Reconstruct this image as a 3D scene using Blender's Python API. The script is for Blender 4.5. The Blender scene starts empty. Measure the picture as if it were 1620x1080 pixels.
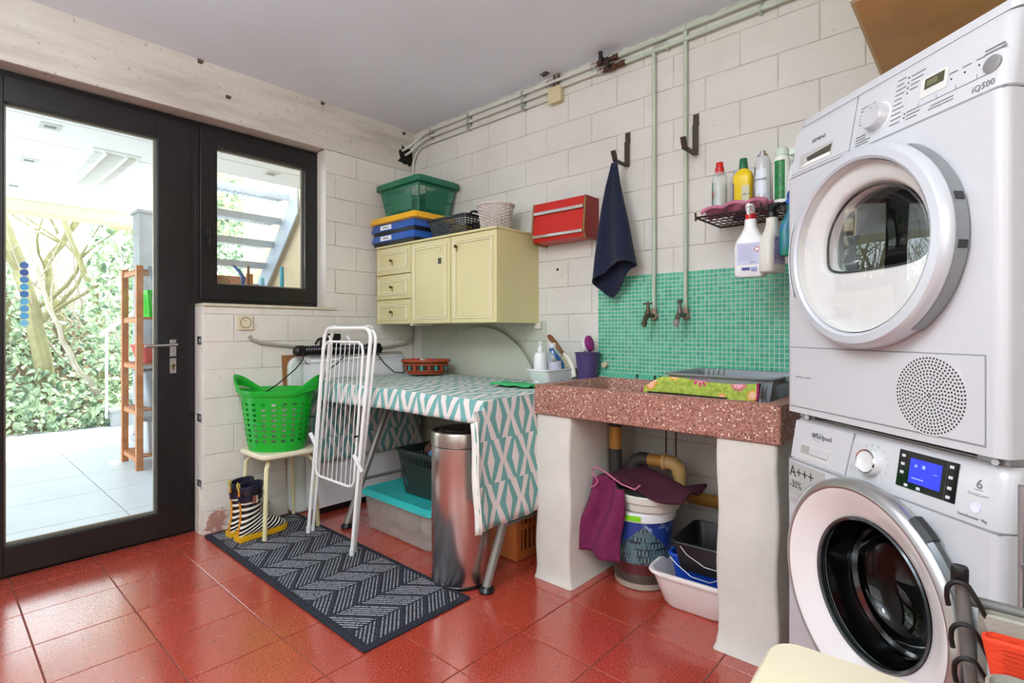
import bpy, bmesh, math, random
from mathutils import Vector, Matrix
S = bpy.context.scene
PI = math.pi
# ---------------------------------------------------------------- camera, world, lights
cd = bpy.data.cameras.new('camera'); cam = bpy.data.objects.new('camera', cd); S.collection.objects.link(cam)
cam.location = (3.14, -2.407, 1.0975)
cam.rotation_euler = (PI/2, 0, math.atan2(.6684, .7438))
cd.sensor_width = 36; cd.lens = 836.4/1620*36; cd.shift_y = -15.7/1620; cd.clip_start = .05
S.camera = cam
S.view_settings.view_transform = 'Standard'; S.view_settings.look = 'None'
S.view_settings.exposure = -0.12; S.view_settings.gamma = 1; S.view_settings.use_curve_mapping = False
W = bpy.data.worlds.new('sky'); S.world = W; W.use_nodes = True
bg = W.node_tree.nodes['Background']; bg.inputs[0].default_value = (.78, .89, 1, 1); bg.inputs[1].default_value = 8
def lamp(name, kind, loc, rot, energy, color=(1, 1, 1), size=(1, 1), angle=None):
    l = bpy.data.lights.new(name, kind); l.energy = energy; l.color = color
    if kind == 'AREA': l.shape = 'RECTANGLE'; l.size, l.size_y = size
    if angle: l.angle = angle
    o = bpy.data.objects.new(name, l); o.location = loc; o.rotation_euler = rot; S.collection.objects.link(o); return o
def aim(d): return Vector(d).to_track_quat('-Z', 'Y').to_euler()
lamp('sun', 'SUN', (0, 0, 9), aim((.50, -.16, -.85)), 17.0, (1, .97, .9), angle=.01)
lamp('point_fill_light', 'POINT', (2.2, -2.6, 2.2), (0, 0, 0), 38, (.93, .97, 1)).data.shadow_soft_size = .16  # unseen point fill, added to brighten the ceiling; no hanging lamp is modelled
lamp('ceiling_panel_light', 'AREA', (2.3, -2.4, 2.50), (0, 0, 0), 13, (.94, .98, 1), (1.2, .6))
lamp('ceiling_fill_light', 'AREA', (2.3, -3.3, 1.9), (PI, 0, 0), 85, (.80, .91, 1), (1.4, .5))  # added fill facing up, only lifts the ceiling; stands for no fixture
lamp('rear_fill_light', 'AREA', (2.6, -4.1, 1.75), aim((-.12, 1, -.1)), 15, (.93, .97, 1), (2.2, 1.2))  # added soft fill from behind the camera; the wall there has no window
lamp('side_fill_light', 'AREA', (4.2, -2.6, 1.6), aim((-1, .3, -.12)), 14, (.98, 1, .90), (1.4, 1.2))  # added fill from the right, brightens the left wall; no opening there

# ---------------------------------------------------------------- helpers
col = S.collection
MW = {}
class MB:
    def __init__(s): s.v = []; s.f = []; s.uv = None
    def add(s, vs, fs, T=None):
        b = len(s.v)
        for p in vs:
            p = Vector(p); s.v.append(T @ p if T else p)
        s.f += [tuple(b+i for i in f) for f in fs]; return s
    def box(s, x0, x1, y0, y1, z0, z1, T=None):
        if x0 > x1: x0, x1 = x1, x0
        if y0 > y1: y0, y1 = y1, y0
        if z0 > z1: z0, z1 = z1, z0
        return s.add([(x0,y0,z0),(x1,y0,z0),(x1,y1,z0),(x0,y1,z0),(x0,y0,z1),(x1,y0,z1),(x1,y1,z1),(x0,y1,z1)],
              [(0,3,2,1),(4,5,6,7),(0,1,5,4),(1,2,6,5),(2,3,7,6),(3,0,4,7)], T)
    def loft(s, rings, closed=True, cap0=False, cap1=False, T=None):
        n = len(rings[0]); b = []; fs = []
        for r in rings: b += list(r)
        for i in range(len(rings)-1):
            for j in range(n if closed else n-1):
                k = (j+1) % n
                fs.append((i*n+j, i*n+k, (i+1)*n+k, (i+1)*n+j))
        if cap0: fs.append(tuple(range(n-1, -1, -1)))
        if cap1: fs.append(tuple((len(rings)-1)*n+j for j in range(n)))
        return s.add(b, fs, T)
    def lathe(s, prof, c=(0,0,0), n=24, axis='z', sx=1, sy=1, T=None, a0=0, a1=2*PI, cap=False):
        full = abs(a1-a0-2*PI) < 1e-6; m = n if full else n+1; rings = []
        for r, h in prof:
            ring = []
            for j in range(m):
                a = a0+(a1-a0)*j/n; u = r*math.cos(a)*sx; w = r*math.sin(a)*sy
                p = (u, w, h) if axis == 'z' else ((u, h, w) if axis == 'y' else (h, u, w))
                ring.append(Vector(c)+Vector(p))
            rings.append(ring)
        return s.loft(rings, full, cap, cap, T)
    def tube(s, pts, r, n=8, caps=True, closed=False, T=None):
        P = [Vector(p) for p in pts]; rings = []; up = None; N = len(P)
        for i, p in enumerate(P):
            a = P[(i-1) % N] if (i > 0 or closed) else p; c = P[(i+1) % N] if (i < N-1 or closed) else p
            d = (c-a)
            d = d.normalized() if d.length > 1e-9 else Vector((0,0,1))
            if up is None:
                up = Vector((0,0,1)) if abs(d.z) < .9 else Vector((1,0,0))
            x = d.cross(up)
            if x.length < 1e-4: x = d.cross(Vector((.3,1,.2)))
            x.normalize(); y = x.cross(d).normalized(); up = y
            rr_ = r[i] if isinstance(r, (list, tuple)) else r
            rings.append([p+x*(rr_*math.cos(2*PI*j/n))+y*(rr_*math.sin(2*PI*j/n)) for j in range(n)])
        if closed: rings.append(rings[0])
        return s.loft(rings, True, caps and not closed, caps and not closed, T)
    def cyl(s, a, b, r, r1=None, n=16, T=None): return s.tube([a, b], [r, r if r1 is None else r1], n, True, False, T)
    def grid(s, fn, nu, nv, T=None):
        vs = [fn(i/nu, j/nv) for j in range(nv+1) for i in range(nu+1)]
        fs = [(j*(nu+1)+i, j*(nu+1)+i+1, (j+1)*(nu+1)+i+1, (j+1)*(nu+1)+i) for j in range(nv) for i in range(nu)]
        return s.add(vs, fs, T)
    def prism(s, poly, d, T=None):   # poly: list of 3D points, d: extrusion vector
        n = len(poly); d = Vector(d); a = [Vector(p) for p in poly]
        return s.add(a+[p+d for p in a], [tuple(range(n-1,-1,-1)), tuple(range(n, 2*n))]+[(i, (i+1) % n, n+(i+1) % n, n+i) for i in range(n)], T)
def props(o, label=None, cat=None, group=None, kind=None):
    if label: o['label'] = label
    if cat: o['category'] = cat
    if group: o['group'] = group
    if kind: o['kind'] = kind
    return o
def mesh(name, mb, m, smooth=35, uv=None, mats=None, fix=True):
    me = bpy.data.meshes.new(name); me.from_pydata([tuple(v) for v in mb.v], [], mb.f)
    if fix:
        bm = bmesh.new(); bm.from_mesh(me); bmesh.ops.recalc_face_normals(bm, faces=bm.faces); bm.to_mesh(me); bm.free()
    if m: me.materials.append(m)
    if smooth:
        me.polygons.foreach_set('use_smooth', [True]*len(me.polygons)); me.set_sharp_from_angle(angle=math.radians(smooth))
    return me
def thing(name, label, cat, loc=(0,0,0), rz=0, group=None):
    o = bpy.data.objects.new(name, None); o.empty_display_size = .1; col.objects.link(o)
    o.location = loc; o.rotation_euler = (0, 0, rz)
    MW[o] = Matrix.Translation(loc) @ Matrix.Rotation(rz, 4, 'Z')
    return props(o, label, cat, group)
def ob(name, mb, m, parent=None, label=None, cat=None, group=None, kind=None, smooth=35, bevel=0, seg=2, local=False, solid=0, fix=True, subd=0):
    if parent is not None:
        M_ = MW[parent]
        if not local:
            inv = M_.inverted(); mb.v = [inv @ v for v in mb.v]
        off = None
    else:
        M_ = Matrix(); xs = [v.x for v in mb.v]; ys = [v.y for v in mb.v]; zs = [v.z for v in mb.v]
        off = Vector(((min(xs)+max(xs))/2, (min(ys)+max(ys))/2, min(zs)))
        mb.v = [v-off for v in mb.v]; M_ = Matrix.Translation(off)
    me = mesh(name, mb, m, smooth, fix=fix)
    o = bpy.data.objects.new(name, me); col.objects.link(o)
    if parent is not None: o.parent = parent
    else: o.location = off
    MW[o] = M_
    if bevel:
        b = o.modifiers.new('bevel', 'BEVEL'); b.width = bevel; b.segments = seg; b.limit_method = 'ANGLE'; b.angle_limit = math.radians(40); b.harden_normals = True
    if solid:
        b = o.modifiers.new('solid', 'SOLIDIFY'); b.thickness = solid; b.offset = 0
    if subd:
        b = o.modifiers.new('sub', 'SUBSURF'); b.levels = subd; b.render_levels = subd
    return props(o, label, cat, group, kind)
def text(name, s, size, org, right, up, m, parent, local=True, depth=.0004, align='LEFT', label=None, sxc=1.0):
    c = bpy.data.curves.new(name, 'FONT'); c.body = s; c.size = size; c.align_x = align; c.extrude = depth; c.resolution_u = 2
    t = bpy.data.objects.new('tmp', c); me = bpy.data.meshes.new_from_object(t); bpy.data.objects.remove(t)
    r = Vector(right).normalized(); u = Vector(up).normalized(); n = r.cross(u)
    R = Matrix((r*sxc, u, n)).transposed().to_4x4(); T = Matrix.Translation(org) @ R
    if parent is not None and not local: T = MW[parent].inverted() @ T
    me.transform(T); me.materials.clear(); me.materials.append(m)
    o = bpy.data.objects.new(name, me); col.objects.link(o); o.parent = parent; MW[o] = MW[parent]
    if label: o['label'] = label
    return o
def rr(w, d, r, n=4, cx=0, cy=0, z=0, rz=0):
    out = []; c, s_ = math.cos(rz), math.sin(rz)
    for (sx, sy, a0) in ((1,1,0),(-1,1,PI/2),(-1,-1,PI),(1,-1,1.5*PI)):
        for k in range(n+1):
            a = a0+PI/2*k/n
            x = sx*(w/2-r)+r*math.cos(a); y = sy*(d/2-r)+r*math.sin(a)
            out.append(Vector((cx+x*c-y*s_, cy+x*s_+y*c, z)))
    return out
def lerp(a, b, t): return a+(b-a)*t
def poly(pts, t):      # piecewise linear
    n = len(pts)-1; k = min(int(t*n), n-1); f = t*n-k
    return tuple(lerp(a, b, f) for a, b in zip(pts[k], pts[k+1]))

# ---------------------------------------------------------------- materials
def nt(name):
    m = bpy.data.materials.new(name); m.use_nodes = True; t = m.node_tree; return m, t, t.nodes['Principled BSDF']
class G:
    def __init__(s, t): s.t = t
    def n(s, typ, **kw):
        nd = s.t.nodes.new(typ)
        for k, v in kw.items():
            if k.startswith('i_'): nd.inputs[k[2:].replace('_', ' ')].default_value = v
            else: setattr(nd, k, v)
        return nd
    def l(s, a, b): s.t.links.new(a, b)
    def math(s, op, a, b=0, c=None, clamp=False):
        nd = s.n('ShaderNodeMath', operation=op, use_clamp=clamp)
        for i, v in enumerate((a, b) if c is None else (a, b, c)):
            if isinstance(v, (int, float)): nd.inputs[i].default_value = v
            else: s.l(v, nd.inputs[i])
        return nd.outputs[0]
    def pos(s): return s.n('ShaderNodeNewGeometry').outputs['Position']
    def obj(s): return s.n('ShaderNodeTexCoord').outputs['Object']
    def uv(s): return s.n('ShaderNodeTexCoord').outputs['UV']
    def sep(s, v):
        nd = s.n('ShaderNodeSeparateXYZ'); s.l(v, nd.inputs[0]); return nd.outputs
    def comb(s, x, y, z=0):
        nd = s.n('ShaderNodeCombineXYZ')
        for i, v in enumerate((x, y, z)):
            if isinstance(v, (int, float)): nd.inputs[i].default_value = v
            else: s.l(v, nd.inputs[i])
        return nd.outputs[0]
    def noise(s, v, scale, detail=3, rough=.5, out=0):
        nd = s.n('ShaderNodeTexNoise', i_Scale=scale, i_Detail=detail, i_Roughness=rough); s.l(v, nd.inputs['Vector']); return nd.outputs[out]
    def voro(s, v, scale, out='Color', feature='F1'):
        nd = s.n('ShaderNodeTexVoronoi', feature=feature); nd.inputs['Scale'].default_value = scale; s.l(v, nd.inputs['Vector']); return nd.outputs[out]
    def ramp(s, f, stops, interp='LINEAR'):
        nd = s.n('ShaderNodeValToRGB'); nd.color_ramp.interpolation = interp; e = nd.color_ramp.elements
        while len(e) < len(stops): e.new(.5)
        for i, (p, c) in enumerate(stops):
            e[i].position = p; e[i].color = (c[0], c[1], c[2], 1) if not isinstance(c, (int, float)) else (c, c, c, 1)
        s.l(f, nd.inputs[0]); return nd.outputs[0]
    def mix(s, f, a, b, mode='MIX'):
        nd = s.n('ShaderNodeMix', data_type='RGBA', blend_type=mode)
        for i, v in ((0, f), (6, a), (7, b)):
            if isinstance(v, (int, float)): nd.inputs[i].default_value = v
            elif isinstance(v, tuple): nd.inputs[i].default_value = (v[0], v[1], v[2], 1)
            else: s.l(v, nd.inputs[i])
        return nd.outputs[2]
    def bump(s, bsdf, h, strength, dist=.01):
        nd = s.n('ShaderNodeBump'); nd.inputs['Strength'].default_value = strength; nd.inputs['Distance'].default_value = dist
        s.l(h, nd.inputs['Height']); s.l(nd.outputs[0], bsdf.inputs['Normal'])
def lin(c):
    if isinstance(c, str):
        c = tuple(int(c[i:i+2], 16)/255 for i in (1, 3, 5))
        return tuple((x/12.92 if x <= .04045 else ((x+.055)/1.055)**2.4) for x in c)
    return c
MC = {}
def M(name, c='#888888', rough=.5, metal=0, var=0, vs=6, bump=0, bs=60, coat=0, spec=.5, sheen=0, emit=0, alpha=1, c2=None):
    if name in MC: return MC[name]
    m, t, b = nt(name); g = G(t); c = lin(c)
    b.inputs['Base Color'].default_value = (*c, 1); b.inputs['Roughness'].default_value = rough; b.inputs['Metallic'].default_value = metal
    b.inputs['Specular IOR Level'].default_value = spec; b.inputs['Coat Weight'].default_value = coat; b.inputs['Sheen Weight'].default_value = sheen
    b.inputs['Alpha'].default_value = alpha
    if var or c2:
        f = g.noise(g.pos(), vs, 4, .6)
        k = tuple(x*(1-var) for x in c) if not c2 else lin(c2)
        g.l(g.ramp(f, [(.3, k), (.65, c)]), b.inputs['Base Color'])
    if bump: g.bump(b, g.noise(g.pos(), bs, 3), bump, .004)
    if emit: b.inputs['Emission Color'].default_value = (*c, 1); b.inputs['Emission Strength'].default_value = emit
    MC[name] = m; return m
def glass_mat(name, tint=(1,1,1), ior=1.5, rough=0.0, dark=None, extra=0):
    m, t, b = nt(name); g = G(t); t.nodes.remove(b)
    out = [n for n in t.nodes if n.type == 'OUTPUT_MATERIAL'][0]
    tr = g.n('ShaderNodeBsdfTransparent'); tr.inputs[0].default_value = (*tint, 1)
    gl = g.n('ShaderNodeBsdfGlossy'); gl.inputs['Roughness'].default_value = rough
    fr = g.n('ShaderNodeFresnel'); bf = g.n('ShaderNodeNewGeometry').outputs['Backfacing']; g.l(g.math('ADD', ior, g.math('MULTIPLY', bf, 1/ior-ior)), fr.inputs[0])
    f = g.math('ADD', fr.outputs[0], extra, clamp=True) if extra else fr.outputs[0]
    mx = g.n('ShaderNodeMixShader'); g.l(f, mx.inputs[0]); g.l(tr.outputs[0], mx.inputs[1]); g.l(gl.outputs[0], mx.inputs[2]); g.l(mx.outputs[0], out.inputs[0])
    return m
GLASS = glass_mat('window_glass', (.97, .99, .98), 1.45)
# painted concrete blocks, with stains at fixed places
def painted(name, base='#eae5da', dirt='#d3ccc0', sage=False):
    m, t, b = nt(name); g = G(t); p = g.pos(); X, Y, Z = g.sep(p)
    n1 = g.noise(p, 2.2, 5, .6); n2 = g.noise(p, 22, 4, .6)
    c = g.mix(g.ramp(n1, [(.35, 0), (.7, 1)]), lin(dirt), lin(base)); c = g.mix(.35, c, lin(base))
    c = g.mix(g.ramp(n2, [(.22, .25), (.36, 0)]), c, lin('#9d958a'))
    spk = g.ramp(g.noise(p, 95, 2, .5), [(.23, 1), (.27, 0)]); c = g.mix(spk, c, lin('#6b6057'))
    if sage:
        mk = g.math('MULTIPLY', g.math('LESS_THAN', X, 1.25), g.math('LESS_THAN', Z, 1.16)); mk = g.math('MULTIPLY', mk, g.math('GREATER_THAN', X, .10))
        c = g.mix(g.math('MULTIPLY', mk, .8), c, lin('#b6bba9'))
    def stain(x, y, z, r, colr, amt=1.0, ns=14):
        nonlocal c
        d = g.n('ShaderNodeVectorMath', operation='DISTANCE'); g.l(p, d.inputs[0]); d.inputs[1].default_value = (x, y, z)
        f = g.math('ADD', g.math('DIVIDE', d.outputs['Value'], r), g.math('MULTIPLY', g.math('SUBTRACT', g.noise(p, ns, 4, .7), .5), 2.4))
        c = g.mix(g.ramp(f, [(.55, amt), (.75, 0)]), c, lin(colr))
    if not sage:
        stain(0, -.215, 1.69, .06, '#9a6a55', .7, 30); stain(0, -.12, 2.13, .035, '#7f6a5c', .8, 30); stain(0, -.09, 1.52, .06, '#a98674', .6, 20)
        stain(0, -1.33, .05, .09, '#a0492f', .75, 12); stain(0, -1.1, .06, .08, '#8d6e5c', .8, 25)
    else:
        stain(1.3, 0, 2.54, .09, '#6d6259', .6, 30); stain(1.95, 0, 2.5, .06, '#8a8073', .5, 30)
    g.l(c, b.inputs['Base Color']); b.inputs['Roughness'].default_value = .62
    h = g.math('ADD', g.noise(p, 14, 3), g.math('MULTIPLY', g.noise(p, 120, 3), .25)); g.bump(b, h, .5, .006)
    return m
BLOCK_L = painted('painted_block_left'); BLOCK_B = painted('painted_block_back', '#dfdcd4', '#cac6bd', True)
def beam_mat():
    m, t, b = nt('beam_plaster'); g = G(t); p = g.pos(); X, Y, Z = g.sep(p)
    q = g.comb(X, g.math('MULTIPLY', Y, .35), g.math('MULTIPLY', Z, 2.2))
    c = g.ramp(g.noise(q, 3.2, 6, .65), [(.32, lin('#b8afa2')), (.50, lin('#cfc8bc')), (.7, lin('#dad4c9'))])
    c = g.mix(g.ramp(g.noise(p, 40, 4), [(.26, .6), (.36, 0)]), c, lin('#756b60'))
    g.l(c, b.inputs['Base Color']); b.inputs['Roughness'].default_value = .7; g.bump(b, g.noise(p, 18, 4), .35, .006); return m
BEAM = beam_mat()
JOINT = M('joint_paint', '#d6d1c6', .8, c2='#8f877b', vs=11, bump=.5, bs=70)
CEIL = M('ceiling_paint', '#e6edf4', .75, var=.06, vs=1.5, bump=.15, bs=25)
def terrazzo(name, base, dark, light, chips, rough, tint=.1, s1=160, s2=60, chipc='#efe0d0', coat=0, cs=.16):
    m, t, b = nt(name); g = G(t); p = g.pos()
    c = g.ramp(g.noise(p, s1, 3, .6), [(.38, lin(dark)), (.55, lin(base)), (.72, lin(light))])
    w = g.math('LESS_THAN', g.voro(p, s2, 'Distance'), cs)
    k = g.n('ShaderNodeSeparateColor'); g.l(g.voro(p, s2), k.inputs[0])
    c = g.mix(g.math('MULTIPLY', w, g.math('GREATER_THAN', k.outputs[0], 1-chips)), c, lin(chipc))
    c = g.mix(g.math('MULTIPLY', w, g.math('LESS_THAN', k.outputs[1], chips)), c, lin('#3a2522'))
    oi = g.n('ShaderNodeObjectInfo').outputs['Random']
    c = g.mix(1, c, g.ramp(oi, [(0, 1-tint), (1, 1)]), 'MULTIPLY')
    big = g.ramp(g.noise(p, 1.7, 4, .6), [(.3, .88), (.7, 1)]); c = g.mix(1, c, big, 'MULTIPLY')
    g.l(c, b.inputs['Base Color'])
    g.l(g.ramp(g.noise(p, 5, 4, .6), [(.3, rough*.92), (.7, rough*1.1)]), b.inputs['Roughness'])
    g.bump(b, g.noise(p, 3, 2), .008, .01); b.inputs['Coat Weight'].default_value = coat; b.inputs['Coat Roughness'].default_value = .16; b.inputs['Coat IOR'].default_value = 1.68 if coat else 1.5
    return m
FLOORM = terrazzo('red_terrazzo', '#c64734', '#9c3727', '#dd705a', .05, .26, .10, chipc='#cf9080', coat=1)
SINKM = terrazzo('pink_terrazzo', '#b27d6d', '#8d574b', '#cba08f', .30, .42, .0, 150, 110, cs=.34)
WHITE = M('white_enamel', '#c9c9cc', .28, coat=.3); WHITEP = M('white_plastic', '#e6e6e6', .35)
STEEL = M('galvanised', '#b9bcc0', .35, .9); CHROME = M('chrome', '#d8d8da', .12, 1); DARKM = M('dark_metal', '#3a322c', .5, .6)
BLACK = M('black_plastic', '#0c0c0e', .35); GREYT = M('print_grey', '#77777b', .6); DKTXT = M('print_dark', '#232326', .5)
# ---------------------------------------------------------------- structure
CH = 2.555
st = lambda name, mb, m, **k: ob(name, mb, m, None, kind='structure', **k)
X1, Y0 = 4.3, -4.3
floor = st('floor', MB().box(-.2, X1, Y0, .0, -.06, -.0035), M('grout', '#7c4a3e', .9, bump=.3), smooth=0)
# 30 cm terrazzo tiles, each a piece of the floor
def slab(w, d, h, e):      # tile with eased top edge
    rings = [[(0,0,-h),(w,0,-h),(w,d,-h),(0,d,-h)], [(0,0,-e),(w,0,-e),(w,d,-e),(0,d,-e)], [(e,e,0),(w-e,e,0),(w-e,d-e,0),(e,d-e,0)]]
    return MB().loft([[Vector(p) for p in r] for r in rings], True, False, True)
tcache = {}
def tile_grid(parent, name, ox, oy, px, py, x0, x1, y0, y1, z, g, m, label=None, h=.004, e=.0012):
    i0 = math.floor((x0-ox)/px); i1 = math.ceil((x1-ox)/px); j0 = math.floor((y0-oy)/py); j1 = math.ceil((y1-oy)/py)
    inv = MW[parent].inverted()
    for i in range(i0, i1):
        for j in range(j0, j1):
            a, b_ = max(ox+i*px+g/2, x0), min(ox+(i+1)*px-g/2, x1); c, d = max(oy+j*py+g/2, y0), min(oy+(j+1)*py-g/2, y1)
            if b_-a < .01 or d-c < .01: continue
            key = (name, round(b_-a, 4), round(d-c, 4))
            if key not in tcache: tcache[key] = mesh(name, slab(b_-a, d-c, h, e), m, 0)
            o = bpy.data.objects.new(name, tcache[key]); col.objects.link(o); o.parent = parent
            o.location = inv @ Vector((a, c, z+random.Random(i*97+j).uniform(-.0002, .0002)))
tile_grid(floor, 'tile', .356, -2.152, .3031, .3015, -.1, X1, Y0, 0, 0, .004, FLOORM)
ceil = st('ceiling', MB().box(-.2, X1, Y0, 0.2, CH, CH+.1), CEIL, smooth=0)
T_ = .2
wl = MB()
for b_ in ((-T_,-.005,-1.4,0,0,1.235), (-T_,-.005,-.652,0,1.235,2.262), (-T_,-.005,Y0,-2.36,0,2.262), (-.1,-.005,-.69,-.652,1.235,2.262)): wl.box(b_[0], b_[1]+.003, *b_[2:])
wall_left = st('wall_left', wl, JOINT, smooth=0)
def beamf(u, v):
    y = lerp(Y0, 0, u); z = lerp(2.262, CH, v); return (.004+.0035*math.sin(y*3.1+z*5)*math.sin(z*9), y, z)
bm_ = MB().grid(beamf, 40, 6); ob('lintel', bm_, BEAM, wall_left)
ob('lintel_core', MB().box(-T_, -.002, Y0, 0, 2.268, CH).lathe([(.008, Y0), (.008, -.69)], (-.004, 0, 2.268), 10, 'y'), BEAM, wall_left)
wall_back = st('wall_back', MB().box(-.2, X1, .002, .2, 0, CH), JOINT, smooth=0)
wall_right = st('wall_right', MB().box(X1, X1+.1, Y0, .2, 0, CH), M('plain_plaster', '#cfc9bf', .8), smooth=0)
wall_front = st('wall_front', MB().box(-.2, X1+.1, Y0-.1, Y0, 0, CH), M('plain_plaster'), smooth=0)
# concrete blocks: chamfered faces in running bond
bcache = {}
def block_mesh(w, h, d, e, m, key):
    k = (round(w, 3), round(h, 3), key)
    if k not in bcache:   # local: x along wall, z up, face at y=-d
        r0 = [(0,0,0),(w,0,0),(w,0,h),(0,0,h)]; r1 = [(0,-d+e,0),(w,-d+e,0),(w,-d+e,h),(0,-d+e,h)]
        r2 = [(e,-d,e),(w-e,-d,e),(w-e,-d,h-e),(e,-d,h-e)]
        bcache[k] = mesh('block', MB().loft([[Vector(p) for p in r] for r in (r0, r1, r2)], True, False, True), m, 0)
    return bcache[k]
def blocks(parent, u0, u1, z0, z1, place, m, key, uo, rz, ends=None):
    rnd = random.Random(5); inv = MW[parent].inverted()
    k = math.floor((z0+.034)/.1535)
    while -.034+k*.1535 < z1:
        a, b_ = max(-.034+k*.1535+.0014, z0), min(-.034+(k+1)*.1535-.0014, z1)
        i = -1
        if b_-a > .012:
            off = uo+(.155 if k % 2 else 0)
            i = math.floor((u0-off)/.31)
            while off+i*.31 < u1:
                c, d = max(off+i*.31+.0014, u0), min(off+(i+1)*.31-.0014, u1)
                if d-c > .02:
                    o = bpy.data.objects.new('block', block_mesh(d-c, b_-a, .0045, .0022, m, key)); col.objects.link(o); o.parent = parent
                    p, r = place(c, d, a, rnd.uniform(-.0008, .0012)); o.location = inv @ Vector(p); o.rotation_euler = (0, 0, r)
                i += 1
        k += 1
blocks(wall_back, 0, 2.95, 0, CH-.01, lambda c, d, a, j: ((c, .003+j, a), 0), BLOCK_B, 'b', 1.245, 0)
blocks(wall_left, -1.4, 0, 0, 1.235, lambda c, d, a, j: ((-.003-j, c, a), PI/2), BLOCK_L, 'l', -1.089, 0)
blocks(wall_left, -.69, 0, 1.235, 2.262, lambda c, d, a, j: ((-.005-j, c, a), PI/2), BLOCK_L, 'l', -1.089, 0)
# window reveal and pier end, painted
ob('reveal', MB().box(-.1, 0.001, -.692, -.688, 1.25, 2.262).box(-.12, -.001, -1.404, -1.399, 0, 1.235), BLOCK_L, wall_left, smooth=0)
# broken out hole where the pipes enter
hp = [(-.13,2.40),(-.105,2.41),(-.10,2.45),(-.088,2.43),(-.06,2.425),(-.03,2.43),(-.012,2.415),(-.01,2.36),(-.02,2.31),(-.04,2.30),(-.06,2.315),(-.075,2.305),(-.10,2.315),(-.14,2.32),(-.115,2.345),(-.125,2.37)]
ob('hole', MB().prism([(.001, y, z) for y, z in hp], (.003, 0, 0)), M('hole_black', '#17140f', .95), wall_left, label='ragged black hole in the block wall', smooth=0)
# small pegs and anchors in the lintel
for y, z in ((-1.42, 2.545), (-.72, 2.545), (-1.28, 2.40), (-.09, 2.53)):
    ob('anchor', MB().box(.0, .014, y-.009, y+.009, z-.012, z+.006).cyl((0, y+.01, z-.01), (.012, y+.016, z+.004), .003, n=6), M('rusty_anchor', '#5c4c40', .9), wall_left, smooth=0)
# door
FR = M('bronze_frame', '#211e1e', .32, .25, var=.15, vs=5, coat=.1); RUB = M('gasket', '#0b0a0a', .6); BEAD = M('glazing_bead', '#8f8578', .4, .3)
def rect_frame(mb, x0, x1, y0, y1, z0, z1, l, r, b_, t):   # ring of four bars in the y-z plane
    mb.box(x0, x1, y0, y0+l, z0, z1); mb.box(x0, x1, y1-r, y1, z0, z1); mb.box(x0, x1, y0+l, y1-r, z0, z0+b_); mb.box(x0, x1, y0+l, y1-r, z1-t, z1); return mb
door = ob('door_1', rect_frame(MB(), -.165, -.115, -2.37, -1.405, 0, 2.262, .05, .045, .012, .04), FR, None, kind='structure', bevel=.002)
ob('door_leaf', rect_frame(MB(), -.16, -.10, -2.345, -1.435, .012, 2.235, .174, .15, .125, .115), FR, door, bevel=.003)
ob('gasket', rect_frame(MB(), -.112, -.103, -2.175, -1.581, .133, 2.124, .006, .006, .006, .006), RUB, door, smooth=0)
ob('glazing_bead', rect_frame(MB(), -.150, -.135, -2.172, -1.584, .136, 2.121, .012, .012, .014, .012), BEAD, door, smooth=0)
ob('pane', MB().box(-.133, -.129, -2.17, -1.586, .138, 2.119), GLASS, door, smooth=0)
hd = ob('door_handle', MB().box(-.10, -.092, -1.532, -1.502, .965, 1.055).cyl((-.095, -1.517, 1.028), (-.045, -1.517, 1.028), .009).cyl((-.045, -1.509, 1.028), (-.047, -1.655, 1.022), .0085, n=12), M('satin_steel', '#c9c7c2', .25, 1), door, bevel=.001)
ob('lock_plate', MB().box(-.10, -.092, -1.532, -1.502, .875, .955), M('satin_steel'), door, bevel=.001)
ob('lock_cylinder', MB().cyl((-.095, -1.517, .917), (-.083, -1.517, .917), .009).box(-.095, -.083, -1.521, -1.513, .895, .915), M('brass', '#8a7442', .3, 1), door)
for i, z in enumerate((1.05, .63, .27)):
    ob('strike_plate', MB().box(-.075, -.012, -1.407, -1.402, z-.022, z+.022).box(-.06, -.03, -1.411, -1.405, z-.008, z+.008), STEEL, door, smooth=0)
st('trim_1', MB().box(-.085, -.03, -1.412, -1.402, 0, .255), M('old_white_wood', '#d9d1c0', .6, var=.2, vs=20), bevel=.002)
# window
win = ob('window_1', rect_frame(MB(), -.165, -.115, -1.405, -.645, 1.252, 2.262, .022, .03, .03, .022), FR, None, kind='structure', bevel=.002)
ob('sash', rect_frame(MB(), -.16, -.10, -1.383, -.668, 1.278, 2.242, .087, .11, .09, .10), FR, win, bevel=.003)
ob('glazing_bead', rect_frame(MB(), -.150, -.135, -1.297, -.777, 1.367, 2.143, .01, .012, .01, .012), BEAD, win, smooth=0)
ob('pane', MB().box(-.133, -.129, -1.296, -.778, 1.368, 2.142), GLASS, win, smooth=0)
ob('window_handle', MB().box(-.10, -.088, -1.353, -1.333, 1.62, 1.69).cyl((-.09, -1.343, 1.665), (-.06, -1.343, 1.665), .007).box(-.066, -.054, -1.352, -1.334, 1.56, 1.675), M('handle_black', '#151312', .25), win, bevel=.002, label='black window handle')
ob('window_sill', MB().box(-.12, .012, -1.402, -.625, 1.236, 1.252), M('stone_sill', '#d8cfb6', .55, var=.2, vs=30), win, bevel=.002)
ob('sealant', MB().box(-.105, -.097, -.696, -.688, 1.255, 2.25), M('sealant', '#c2beb6', .8, bump=.6, bs=50), win, smooth=0)

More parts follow.
